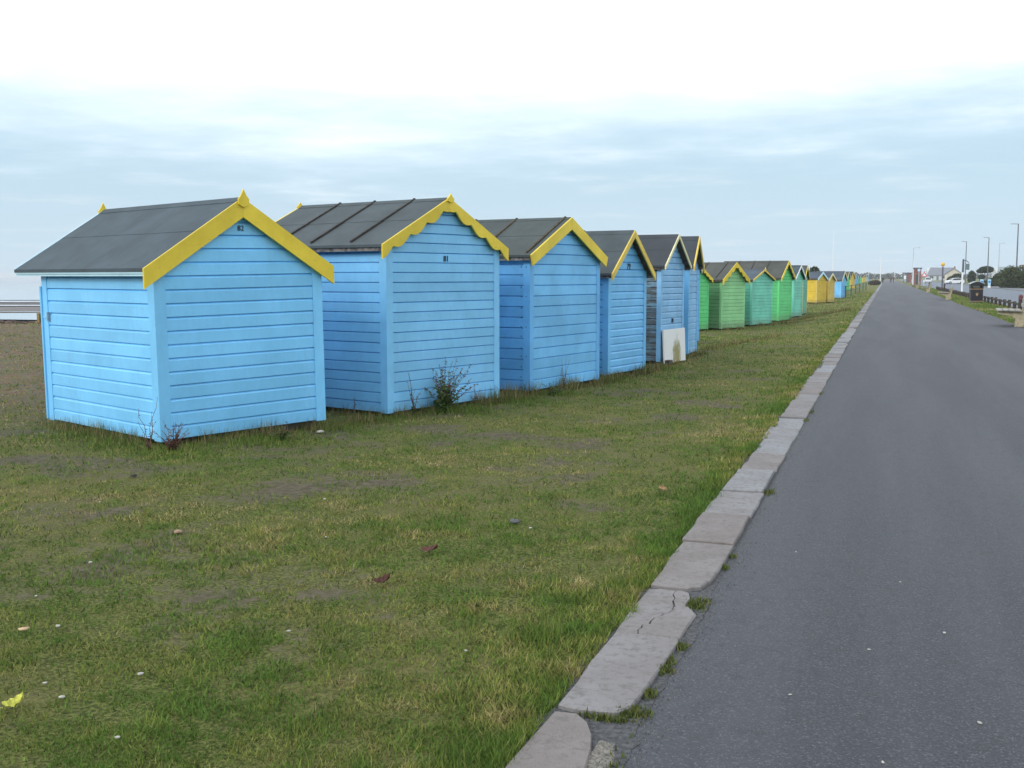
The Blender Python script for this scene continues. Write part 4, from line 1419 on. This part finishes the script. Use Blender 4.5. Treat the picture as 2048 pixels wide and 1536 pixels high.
# ------------------------------------------------------------------ sign posts
M_greyp = plain('dark_grey_post', (0.10, 0.10, 0.125), 0.6, 0.15, 10)
M_lightp = plain('light_grey_post', (0.42, 0.45, 0.46), 0.5, 0.1, 10)
M_whitep = plain('white_post_paint', (0.78, 0.79, 0.78), 0.5, 0.05, 10)
M_redp = plain('red_sign_paint', (0.60, 0.05, 0.05), 0.5, 0.05, 10)
M_amber = plain('amber_sign_paint', (0.75, 0.42, 0.03), 0.5, 0.08, 10)


def disc(mb, cx, cz, r, y0, y1, n=20):
    return mb.prism([(cx + r * math.cos(2 * math.pi * k / n), cz + r * math.sin(2 * math.pi * k / n)) for k in range(n)], y0, y1)


root = empty('sign_post', (6.1, 100.5, 0.0))
tag(root, 'white post with dark bracket top and small hanging sign, behind the litter bin', 'sign post')
MB().tube([(0, 0, -0.1), (0, 0, 2.0)], [0.07, 0.07], 10).build('post', M_whitep, root)
MB().tube([(0.02, 0, 2.0), (0.03, 0, 3.1)], [0.09, 0.075], 10).build('upper_post', M_greyp, root)
MB().tube([(0.03, 0, 3.0), (0.3, 0, 2.95), (0.5, 0, 2.75)], [0.03, 0.03, 0.025], 8).build('bracket', M_greyp, root)
MB().box(0.18, 0.52, -0.02, 0.02, 2.2, 2.7).build('hanging_sign', plain('hanging_sign_green', (0.12, 0.17, 0.17), 0.6), root)

root = empty('crossing_beacon', (6.0, 133, 0.0))
tag(root, 'amber globe beacon on a dark grey post beside the road', 'beacon')
MB().tube([(0, 0, -0.1), (0, 0, 2.75)], [0.09, 0.08], 12).build('post', M_greyp, root)
import bmesh
bm = bmesh.new()
bmesh.ops.create_uvsphere(bm, u_segments=16, v_segments=10, radius=0.22)
me = bpy.data.meshes.new('globe')
bm.to_mesh(me)
bm.free()
me.materials.append(M_amber)
me.shade_smooth()
link_mesh('globe', me, root, (0, 0, 3.0))

root = empty('warning_sign', (6.0, 196, 0.0))
tag(root, 'red-bordered triangular warning sign with white plate on a grey post', 'road sign')
MB().tube([(0, 0, -0.1), (0, 0, 2.6)], [0.07, 0.07], 10).build('post', M_lightp, root)
MB().prism([(-0.48, 1.65), (0.48, 1.65), (0, 2.5)], -0.10, -0.075).build('border', M_redp, root)
MB().prism([(-0.29, 1.75), (0.29, 1.75), (0, 2.27)], -0.106, -0.101).build('face', M_whitep, root)
MB().box(-0.12, 0.12, -0.10, -0.075, 0.75, 1.05).build('lower_plate', M_whitep, root)

root = empty('round_sign', (5.6, 213, 0.0))
tag(root, 'small pale round sign on a light post beyond the warning sign', 'road sign')
MB().tube([(0, 0, -0.1), (0, 0, 2.7)], [0.06, 0.06], 10).build('post', M_lightp, root)
disc(MB(), 0, 2.85, 0.25, -0.09, -0.07).build('disc', plain('pale_blue_sign', (0.5, 0.65, 0.8), 0.5), root)

root = empty('finger_post', (5.5, 252, 0.0))
tag(root, 'tall white post with a short side board near the brick kiosk', 'sign post')
MB().tube([(0, 0, -0.1), (0, 0, 5.6)], [0.09, 0.06], 10).build('post', M_whitep, root)
MB().box(0.08, 0.85, -0.03, 0.03, 2.2, 2.6).build('board', plain('pale_green_sign', (0.5, 0.65, 0.6), 0.6), root)

for (px_, py_, lab) in ((13.9, 183.0, 'left of two blue and white road bollards before the hedge'), (14.95, 183.0, 'right of two blue and white road bollards before the hedge')):
    root = empty('road_bollard', (px_, py_, -0.07))
    tag(root, lab, 'bollard', 'pair of road bollards')
    tapered(MB(), 0.2, 0.14, 0.0, 0.2, 0.14, 0.35).build('base', M_whitep, root, bevel=0.02)
    tapered(MB(), 0.19, 0.13, 0.35, 0.24, 0.13, 1.3).build('shell', plain('pale_blue_shell', (0.42, 0.66, 0.80), 0.4), root, bevel=0.05)
    disc(MB(), 0, 0.95, 0.17, -0.15, -0.135).build('arrow_disc', plain('blue_disc', (0.05, 0.22, 0.6), 0.5), root)

# ------------------------------------------------------------------ lamp columns, masts
M_col = plain('grey_lamp_column', (0.11, 0.105, 0.115), 0.6, 0.15, 4)
for (px_, py_, hh, arm, mt, lab) in ((19.6, 192.3, 10.0, -0.75, M_col, 'nearest tall grey street lamp by the hedge, farthest right'),
                                      (20.5, 256.1, 10.0, -0.75, M_col, 'second tall street lamp from the right'),
                                      (26.5, 300.0, 10.0, 0.8, M_lightp, 'thin pale street lamp between the two tall ones and the hedge'),
                                      (17.8, 283.3, 10.0, -0.75, M_col, 'street lamp right of the amber beacon'),
                                      (7.3, 340.0, 10.0, 1.2, M_lightp, 'far pale street lamp above the brick kiosk')):
    root = empty('street_lamp', (px_, py_, 0.0))
    tag(root, lab, 'street lamp', 'street lamps along the road')
    MB().tube([(0, 0, -0.2), (0, 0, 2.2)], [0.16, 0.16], 10).build('base', mt, root)
    MB().tube([(0, 0, 2.2), (0, 0, hh)], [0.12, 0.08], 10).build('column', mt, root)
    MB().tube([(0, 0, hh - 0.05), (arm * 0.5, 0, hh - 0.02), (arm, 0, hh)], [0.05, 0.045, 0.04], 8).build('arm', mt, root)
    MB().box(min(arm, arm * 1.5), max(arm, arm * 1.5), -0.14, 0.14, hh - 0.08, hh + 0.08).build('lantern', M_lightp, root, bevel=0.03)
for (px_, py_, hh, rr, nm, lab) in ((-1.45, 312, 6.6, 0.13, 'lamp_column', 'white column standing at the far left edge of the path'), (-13.5, 306, 13.6, 0.11, 'flagpole', 'faint pale flagpole rising behind the huts'), (2.9, 420, 5.5, 0.10, 'lamp_column', 'far white column on the right side of the path'), (11.0, 520, 6.0, 0.10, 'lamp_column', 'very far white column beyond the shelter')):
    root = empty(nm, (px_, py_, 0))
    tag(root, lab, nm.replace('_', ' '))
    MB().tube([(0, 0, -0.2), (0, 0, hh)], [rr, rr * 0.6], 10).build('pole', M_whitep, root)
    MB().tube([(0, 0, hh), (0, 0, hh + 0.12)], [rr * 1.5, rr * 0.5], 10).build('cap', M_whitep, root)

# ------------------------------------------------------------------ green guard rail by the far huts
M_grail = plain('green_rail_paint', (0.03, 0.10, 0.07), 0.6, 0.2, 10)
root = empty('guard_rail', (-3.2, 97.5, -0.1))
tag(root, 'dark green guard rail on the grass in front of the far huts', 'railing')
A, B = Vector((0, 0, 0)), Vector((0.9, 45, 0.1))
for i in range(6):
    p = A.lerp(B, i / 5)
    MB().tube([p + Vector((0, 0, -0.2)), p + Vector((0, 0, 0.95))], [0.05, 0.05], 8).build('post', M_grail, root)
    if i < 5:
        q = A.lerp(B, (i + 1) / 5)
        for zz in (0.9, 0.5):
            MB().tube([p + Vector((0, 0, zz)), q + Vector((0, 0, zz))], [0.035, 0.035], 8).build('rail', M_grail, root)

# ------------------------------------------------------------------ trees, hedge
M_bark = plain('bark', (0.075, 0.055, 0.045), 0.9, 0.3, 6)


def foliage(name, blobs, n, size, cols, parent, seed=0):
    """leaf-clump faces through the volume of several blobs (cx,cy,cz,rx,ry,rz)"""
    rg = np.random.default_rng(seed)
    vol = np.array([b[3] * b[4] * b[5] for b in blobs])
    pick = rg.choice(len(blobs), n, p=vol / vol.sum())
    bl = np.array(blobs)[pick]
    u = rg.normal(0, 1, (n, 3))
    u /= np.linalg.norm(u, axis=1)[:, None]
    rad = rg.uniform(0.35, 1.0, n) ** 0.45 * (1 + rg.normal(0, 0.07, n))
    c = bl[:, :3] + u * bl[:, 3:] * rad[:, None]
    a = rg.normal(0, 1, (n, 3))
    a /= np.linalg.norm(a, axis=1)[:, None]
    b_ = np.cross(a, rg.normal(0, 1, (n, 3)))
    b_ /= np.linalg.norm(b_, axis=1)[:, None]
    s = size * rg.uniform(0.5, 1.3, n)[:, None]
    V = np.stack([c - a * s, c + b_ * s * 0.6, c + a * s, c - b_ * s * 0.6], 1).reshape(-1, 3)
    F = np.arange(n * 4).reshape(n, 4)
    col = np.array(cols)[rg.integers(0, len(cols), n)] * rg.uniform(0.6, 1.3, n)[:, None]
    me = np_mesh(name, V, F, M_leaf, np.repeat(col[:, None, :], 4, 1).reshape(-1, 3))
    return tag(link_mesh(name, me, parent), kind='stuff')


DK = [(0.03, 0.05, 0.025), (0.045, 0.07, 0.03), (0.06, 0.075, 0.03)]
MD = [(0.06, 0.085, 0.03), (0.08, 0.10, 0.035), (0.10, 0.10, 0.04), (0.045, 0.065, 0.03)]


def tree(name, loc, trunk_h, blobs, n, size, cols, label, cat='tree', seed=0, lean=(0, 0)):
    root = empty(name, loc)
    tag(root, label, cat)
    mb = MB()
    r0 = 0.09 + 0.03 * trunk_h
    mb.tube([(0, 0, -0.2), (lean[0] * 0.4, lean[1] * 0.4, trunk_h * 0.5), (lean[0], lean[1], trunk_h)], [r0, r0 * 0.75, r0 * 0.5], 8)
    for b_ in blobs:
        mb.tube([(lean[0] * 0.7, lean[1] * 0.7, trunk_h * 0.75), ((lean[0] + b_[0]) / 2, b_[1] / 2, (trunk_h + b_[2]) / 2), b_[:3]], [r0 * 0.4, r0 * 0.25, r0 * 0.08], 6)
    mb.build('trunk', M_bark, root)
    foliage('crown', blobs, n, size, cols, root, seed)
    return root


rn = random.Random(5)
bl = []
for i in range(16):
    t = i / 15
    bl.append((-1.0 + 17 * t + rn.uniform(-0.4, 0.4), -10.0 * t, 1.15 + rn.uniform(-0.1, 0.25) + 0.35 * t, 1.5, 1.4, rn.uniform(1.25, 1.75)))
    bl.append((-0.5 + 17 * t, -10 * t + 0.8, 2.0 + rn.uniform(-0.2, 0.3), 1.1, 1.1, rn.uniform(0.7, 1.1)))
tree('hedge', (17.8, 176, 0), 1.2, bl, 26000, 0.16, MD, 'tall dense green hedge behind the nearest street lamp at the right edge', 'hedge', 3)
tree('pine_tree', (20.4, 262, 0), 2.2, [(0.3, 0, 3.2, 1.5, 1.2, 0.75), (-0.8, 0, 2.9, 0.9, 0.9, 0.5), (-0.6, 0.2, 1.6, 0.7, 0.7, 0.6)], 5000, 0.13, DK, 'small umbrella-shaped dark tree beyond the road', 'tree', 4, (-0.3, 0))
tree('shrub', (20.0, 222, 0), 0.8, [(0, 0, 1.2, 1.4, 1.2, 1.2), (0.9, 0, 1.5, 0.9, 0.9, 1.1), (-1.1, 0, 0.8, 0.9, 0.8, 0.8)], 5000, 0.13, DK, 'dark rounded shrub left of the hedge', 'shrub', 5)
tree('shrub', (17.0, 300, 0), 0.7, [(0, 0, 1.3, 1.5, 1.2, 1.2), (-1.4, 0, 0.9, 1.1, 1, 0.9)], 4000, 0.14, DK, 'dark shrub in front of the cream gabled house', 'shrub', 6)
tree('shrub', (18.2, 268, 0), 0.6, [(0, 0, 1.5, 0.9, 0.9, 1.5)], 2500, 0.13, DK, 'upright dark shrub beside the white sign post', 'shrub', 7)
tree('shrub', (17.0, 205, 0), 0.5, [(0, 0, 0.55, 2.6, 1.0, 0.6), (3, -2, 0.6, 1.8, 1.0, 0.6)], 4000, 0.13, MD, 'low green bushes along the far pavement', 'shrub', 8)
tree('shrub', (-9.5, 160, 0), 1.2, [(0, 0, 2.3, 0.7, 0.7, 0.75)], 1500, 0.12, DK, 'small dark round bush top showing over the far hut roofs', 'shrub', 9)
tree('shrub', (-2.4, 230, 0), 0.3, [(0, 0, 0.4, 0.9, 1.5, 0.5), (0.5, 8, 0.45, 0.9, 2.5, 0.5)], 2500, 0.12, [(0.07, 0.05, 0.035), (0.06, 0.06, 0.035), (0.09, 0.06, 0.05)], 'low reddish-brown scrub at the far left edge of the path', 'shrub', 10)

# ------------------------------------------------------------------ buildings
M_roofg = plain('grey_slate', (0.17, 0.18, 0.205), 0.7, 0.15, 2)
M_roofgr = plain('green_grey_tiles', (0.22, 0.27, 0.27), 0.7, 0.15, 2)
M_brick = plain('red_brown_brick', (0.22, 0.10, 0.085), 0.85, 0.25, 3)
M_creamw = plain('cream_render', (0.55, 0.50, 0.40), 0.85, 0.08, 1)
M_whitew = plain('white_render', (0.52, 0.53, 0.53), 0.85, 0.06, 1)
M_glass = plain('dark_window_glass', (0.03, 0.035, 0.045), 0.15, 0.2, 1, bmp=0)


def house(name, loc, rz, w, d, h, rh, wallm, roofm, label, wins, chim=None, hip=0.0):
    """gable roof, ridge along local x; front towards -y"""
    root = empty(name, loc, (0, 0, R(rz)))
    tag(root, label, 'house')
    MB().prism([(0, -0.2), (d, -0.2), (d, h), (d / 2, h + rh - 0.05), (0, h)], 0, w, 'x').build('wall', wallm, root)
    o = 0.35
    rf = MB()
    k = rh / (d / 2)
    rf.add([(-o, -o, h - o * k + 0.04), (w + o, -o, h - o * k + 0.04), (w + o - hip, d / 2, h + rh + 0.04), (-o + hip, d / 2, h + rh + 0.04), (-o, d + o, h - o * k + 0.04), (w + o, d + o, h - o * k + 0.04),
            (-o, -o, h - o * k + 0.2), (w + o, -o, h - o * k + 0.2), (w + o - hip, d / 2, h + rh + 0.2), (-o + hip, d / 2, h + rh + 0.2), (-o, d + o, h - o * k + 0.2), (w + o, d + o, h - o * k + 0.2)],
           [(0, 1, 2, 3), (3, 2, 5, 4), (9, 8, 7, 6), (10, 11, 8, 9), (0, 6, 7, 1), (4, 5, 11, 10), (0, 3, 9, 6), (3, 4, 10, 9), (1, 7, 8, 2), (2, 8, 11, 5)])
    ro = rf.build('roof', roofm, root)
    if chim:
        MB().box(chim, chim + 0.7, d / 2 - 0.3, d / 2 + 0.3, h + rh - 0.3, h + rh + 0.9).build('chimney', M_brick, ro)
    for (x0, x1, z0, z1, kind) in wins:
        if kind == 'door':
            dr = MB().box(x0, x1, -0.05, 0.0, z0, z1).build('door', plain('blue_grey_door', (0.12, 0.15, 0.2), 0.5), root)
            MB().box(x1 - 0.15, x1 - 0.1, -0.09, -0.051, z0 + 0.95, z0 + 1.1).build('handle', M_steel, dr)
        else:
            fr = MB().box(x0 - 0.08, x1 + 0.08, -0.06, 0.0, z0 - 0.08, z1 + 0.08).build('window', M_whitew, root)
            MB().box(x0, (x0 + x1) / 2 - 0.03, -0.075, -0.061, z0, z1).build('pane', M_glass, fr)
            MB().box((x0 + x1) / 2 + 0.03, x1, -0.075, -0.061, z0, z1).build('pane', M_glass, fr)
    return root


house('bungalow', (18.6, 560, 0), 4, 13.5, 9, 2.5, 3.4, M_whitew, M_roofg, 'long white bungalow with a broad grey slate roof, behind the warning sign', [(1, 2.6, 0.9, 2.0, 'w'), (4, 5.0, 0.1, 2.1, 'door'), (6.5, 8.5, 0.9, 2.0, 'w'), (10, 12, 0.9, 2.0, 'w')], None, 2.0)
house('cream_house', (28.5, 470, 0), 84, 9, 6.5, 2.6, 2.3, M_creamw, M_roofg, 'cream house with its gable end towards the path', [(2, 3.5, 0.9, 2.0, 'w'), (5, 6.5, 0.9, 2.0, 'w')], 6)
house('green_roofed_house', (35.0, 400, 0), 8, 10.5, 8, 2.4, 2.4, M_whitew, M_roofgr, 'house with a pale green-grey roof above the dark shrub', [(1, 2.5, 0.9, 2.0, 'w'), (4, 5, 0.1, 2.1, 'door'), (7, 9, 0.9, 2.0, 'w')], 8.5, 1.5)
house('white_house', (47.0, 410, 0), -6, 9, 8, 2.6, 2.4, M_whitew, M_roofg, 'white house partly hidden by the hedge', [(1.5, 3, 0.9, 2.0, 'w'), (5, 7, 0.9, 2.0, 'w')], 2)
# small brick kiosk and a flat-roofed shelter on the verge, far off
root = empty('brick_kiosk', (5.0, 240, 0.0))
tag(root, 'small red-brown brick kiosk with dark roof on the verge', 'kiosk')
MB().box(0.35, 1.75, 0, 1.6, -0.1, 3.2).build('wall', M_brick, root)
MB().box(0.2, 1.9, -0.15, 1.75, 3.2, 3.5).build('roof', M_greyp, root, bevel=0.05)
MB().box(0.8, 1.3, -0.03, -0.001, 0.1, 2.1).build('door', plain('dark_green_door', (0.03, 0.05, 0.045), 0.5), root)
root = empty('shelter', (3.4, 330, 0.0))
tag(root, 'low dark flat-roofed shelter at the far right side of the path', 'shelter')
MB().box(0.9, 3.6, 0, 2.2, 2.55, 2.85).build('roof', M_greyp, root, bevel=0.04)
MB().box(2.3, 3.3, 0.3, 2.0, -0.1, 2.55).build('back_wall', M_brick, root)
for xx in (1.2, 2.0):
    MB().box(xx, xx + 0.12, 0.1, 0.22, -0.1, 2.55).build('post', M_greyp, root)
MB().box(1.35, 1.95, 0.12, 0.18, 1.0, 2.0).build('notice_board', M_whitep, root)
MB().box(2.05, 2.28, 0.15, 1.9, -0.1, 1.6).build('screen', plain('blue_grey_screen', (0.10, 0.17, 0.22), 0.5), root)


# ------------------------------------------------------------------ parked cars
def car(loc, rz, col, label, s=1.0):
    root = empty('parked_car', loc, (0, 0, R(rz)))
    tag(root, label, 'car', 'cars parked by the road')
    m_ = plain('car_paint_' + col[0], col[1], 0.3, 0.03, 2, bmp=0)
    L = 4.1
    prof = [(0, 0.35), (0.05, 0.75), (0.9, 0.92), (1.5, 1.40), (2.9, 1.45), (3.6, 0.98), (4.05, 0.88), (4.1, 0.4), (3.9, 0.25), (0.2, 0.25)]
    MB().prism(prof, -0.85, 0.85).build('body', m_, root, bevel=0.08)
    for sy in (-1, 1):
        MB().prism([(1.05, 0.95), (1.55, 1.34), (2.85, 1.38), (3.4, 1.0)], sy * 0.852, sy * 0.865).build('side_window', M_glass, root)
        MB().box(-0.02, 0.03, sy * 0.62 - 0.15, sy * 0.62 + 0.15, 0.55, 0.72).build('headlight', plain('headlight_glass', (0.7, 0.7, 0.7), 0.2), root)
    MB().add([(0.93, -0.7, 0.95), (0.93, 0.7, 0.95), (1.46, 0.62, 1.38), (1.46, -0.62, 1.38)], [(0, 1, 2, 3)]).build('windscreen', M_glass, root).location = (-0.03, 0, 0.02)
    for xx in (0.75, 3.3):
        for sy in (-1, 1):
            wv = MB().tube([(xx, sy * 0.68, 0.32), (xx, sy * 0.87, 0.32)], [0.32, 0.32], 16).build('wheel', M_black, root)
            MB().tube([(xx, sy * 0.871, 0.32), (xx, sy * 0.885, 0.32)], [0.19, 0.17], 12).build('rim', M_steel, wv)
    return root


car((13.2, 276.0, -0.07), 20, ('white', (0.78, 0.79, 0.79)), 'white car on the road between the amber beacon and the white sign post')
car((11.2, 330.0, -0.07), 88, ('silver', (0.55, 0.57, 0.58)), 'pale silver car farther along, right of the warning sign')


# ------------------------------------------------------------------ people far down the path
def person(loc, rz, label, top, legs, stride=0.18, h=1.72):
    root = empty('person', loc, (0, 0, R(rz)))
    tag(root, label, 'person')
    k = h / 1.75
    P = {'pelvis': (0, 0, 0.95), 'waist': (0, 0, 1.12), 'chest': (0, 0, 1.35), 'neck': (0, 0, 1.50), 'head': (0, -0.015, 1.62), 'crown': (0, -0.005, 1.73)}
    E = [('pelvis', 'waist'), ('waist', 'chest'), ('chest', 'neck'), ('neck', 'head'), ('head', 'crown')]
    rad = {'pelvis': 0.15, 'waist': 0.145, 'chest': 0.165, 'neck': 0.065, 'head': 0.095, 'crown': 0.06}
    for s, sg in (('l', 1), ('r', -1)):
        P['hip' + s] = (0.09 * sg, 0, 0.90)
        P['knee' + s] = (0.10 * sg, -0.5 * stride * sg - 0.03, 0.50)
        P['ank' + s] = (0.10 * sg, -stride * sg + 0.03, 0.09)
        P['toe' + s] = (0.11 * sg, -stride * sg - 0.14, 0.04)
        P['sho' + s] = (0.19 * sg, 0, 1.42)
        P['elb' + s] = (0.25 * sg, 0.5 * stride * sg, 1.14)
        P['wri' + s] = (0.25 * sg, 0.9 * stride * sg - 0.08, 0.90)
        P['han' + s] = (0.24 * sg, 1.0 * stride * sg - 0.11, 0.81)
        for a_, b_ in (('pelvis', 'hip'), ('hip', 'knee'), ('knee', 'ank'), ('ank', 'toe'), ('chest', 'sho'), ('sho', 'elb'), ('elb', 'wri'), ('wri', 'han')):
            E.append((a_ if a_ in ('pelvis', 'chest') else a_ + s, b_ + s))
        rad.update({'hip' + s: 0.11, 'knee' + s: 0.075, 'ank' + s: 0.05, 'toe' + s: 0.04, 'sho' + s: 0.085, 'elb' + s: 0.06, 'wri' + s: 0.042, 'han' + s: 0.035})
    names = list(P)
    me = bpy.data.meshes.new('body')
    me.from_pydata([tuple(c * k for c in P[n_]) for n_ in names], [(names.index(a_), names.index(b_)) for a_, b_ in E], [])
    o = link_mesh('body', me, root)
    o.modifiers.new('skin', 'SKIN')
    for i, n_ in enumerate(names):
        me.skin_vertices[0].data[i].radius = (rad[n_] * k, rad[n_] * k)
    me.skin_vertices[0].data[0].use_root = True
    o.modifiers.new('sub', 'SUBSURF').levels = 1
    # clothing by height: trousers, coat, skin, hair
    m, nd, lk, b = new_mat('clothes_' + label[:12].replace(' ', '_'))
    t = nd.new('ShaderNodeTexCoord')
    s = nd.new('ShaderNodeSeparateXYZ')
    lk.new(t.outputs['Object'], s.inputs[0])
    c = mixcol(nd, lk, math_node(nd, lk, 'GREATER_THAN', s.outputs[2], 0.92 * k), legs, top)
    c = mixcol(nd, lk, math_node(nd, lk, 'GREATER_THAN', s.outputs[2], 1.53 * k), c, (0.45, 0.28, 0.2))
    c = mixcol(nd, lk, math_node(nd, lk, 'GREATER_THAN', s.outputs[2], 1.68 * k), c, (0.05, 0.035, 0.03))
    lk.new(c, b.inputs['Base Color'])
    b.inputs['Roughness'].default_value = 0.9
    me.materials.append(m)
    return root


person((-0.75, 285, 0), 180, 'person in dark clothes walking beside the far white column', (0.03, 0.03, 0.045), (0.03, 0.03, 0.04))
person((1.3, 330, 0), 180, 'person in a dark red coat walking far down the path', (0.13, 0.05, 0.05), (0.05, 0.05, 0.06))
person((2.1, 334, 0), 180, 'person in brown walking far down the path next to the red coat', (0.12, 0.08, 0.05), (0.06, 0.05, 0.04), h=1.8)

# ------------------------------------------------------------------ far-off trees closing the view
rg = np.random.default_rng(3)
blobs = []
for i in range(70):
    xx = -70 + 330 * i / 69 + rg.uniform(-2, 2)
    blobs.append((xx, 900 + rg.uniform(-10, 10), 1.6 + rg.uniform(-0.3, 0.8), rg.uniform(3, 6), 3, rg.uniform(1.8, 3.2)))
o = foliage('far_wood', blobs, 26000, 0.55, DK, None, 8)
tag(o, 'low dark line of trees on the horizon beyond the path', 'trees')

# ------------------------------------------------------------------ sea air
hz = MB().box(-13500, 13500, -400, 13500, -5.0, 16.0).mesh('haze')
m = bpy.data.materials.new('sea_haze')
m.use_nodes = True
m.node_tree.nodes.clear()
pv = m.node_tree.nodes.new('ShaderNodeVolumePrincipled')
pv.inputs['Color'].default_value = (0.93, 0.96, 1.0, 1)
pv.inputs['Density'].default_value = 0.0003
out = m.node_tree.nodes.new('ShaderNodeOutputMaterial')
m.node_tree.links.new(pv.outputs[0], out.inputs['Volume'])
hz.materials.append(m)
tag(link_mesh('haze', hz), 'thin pale sea haze in the distance', 'haze', kind='stuff')
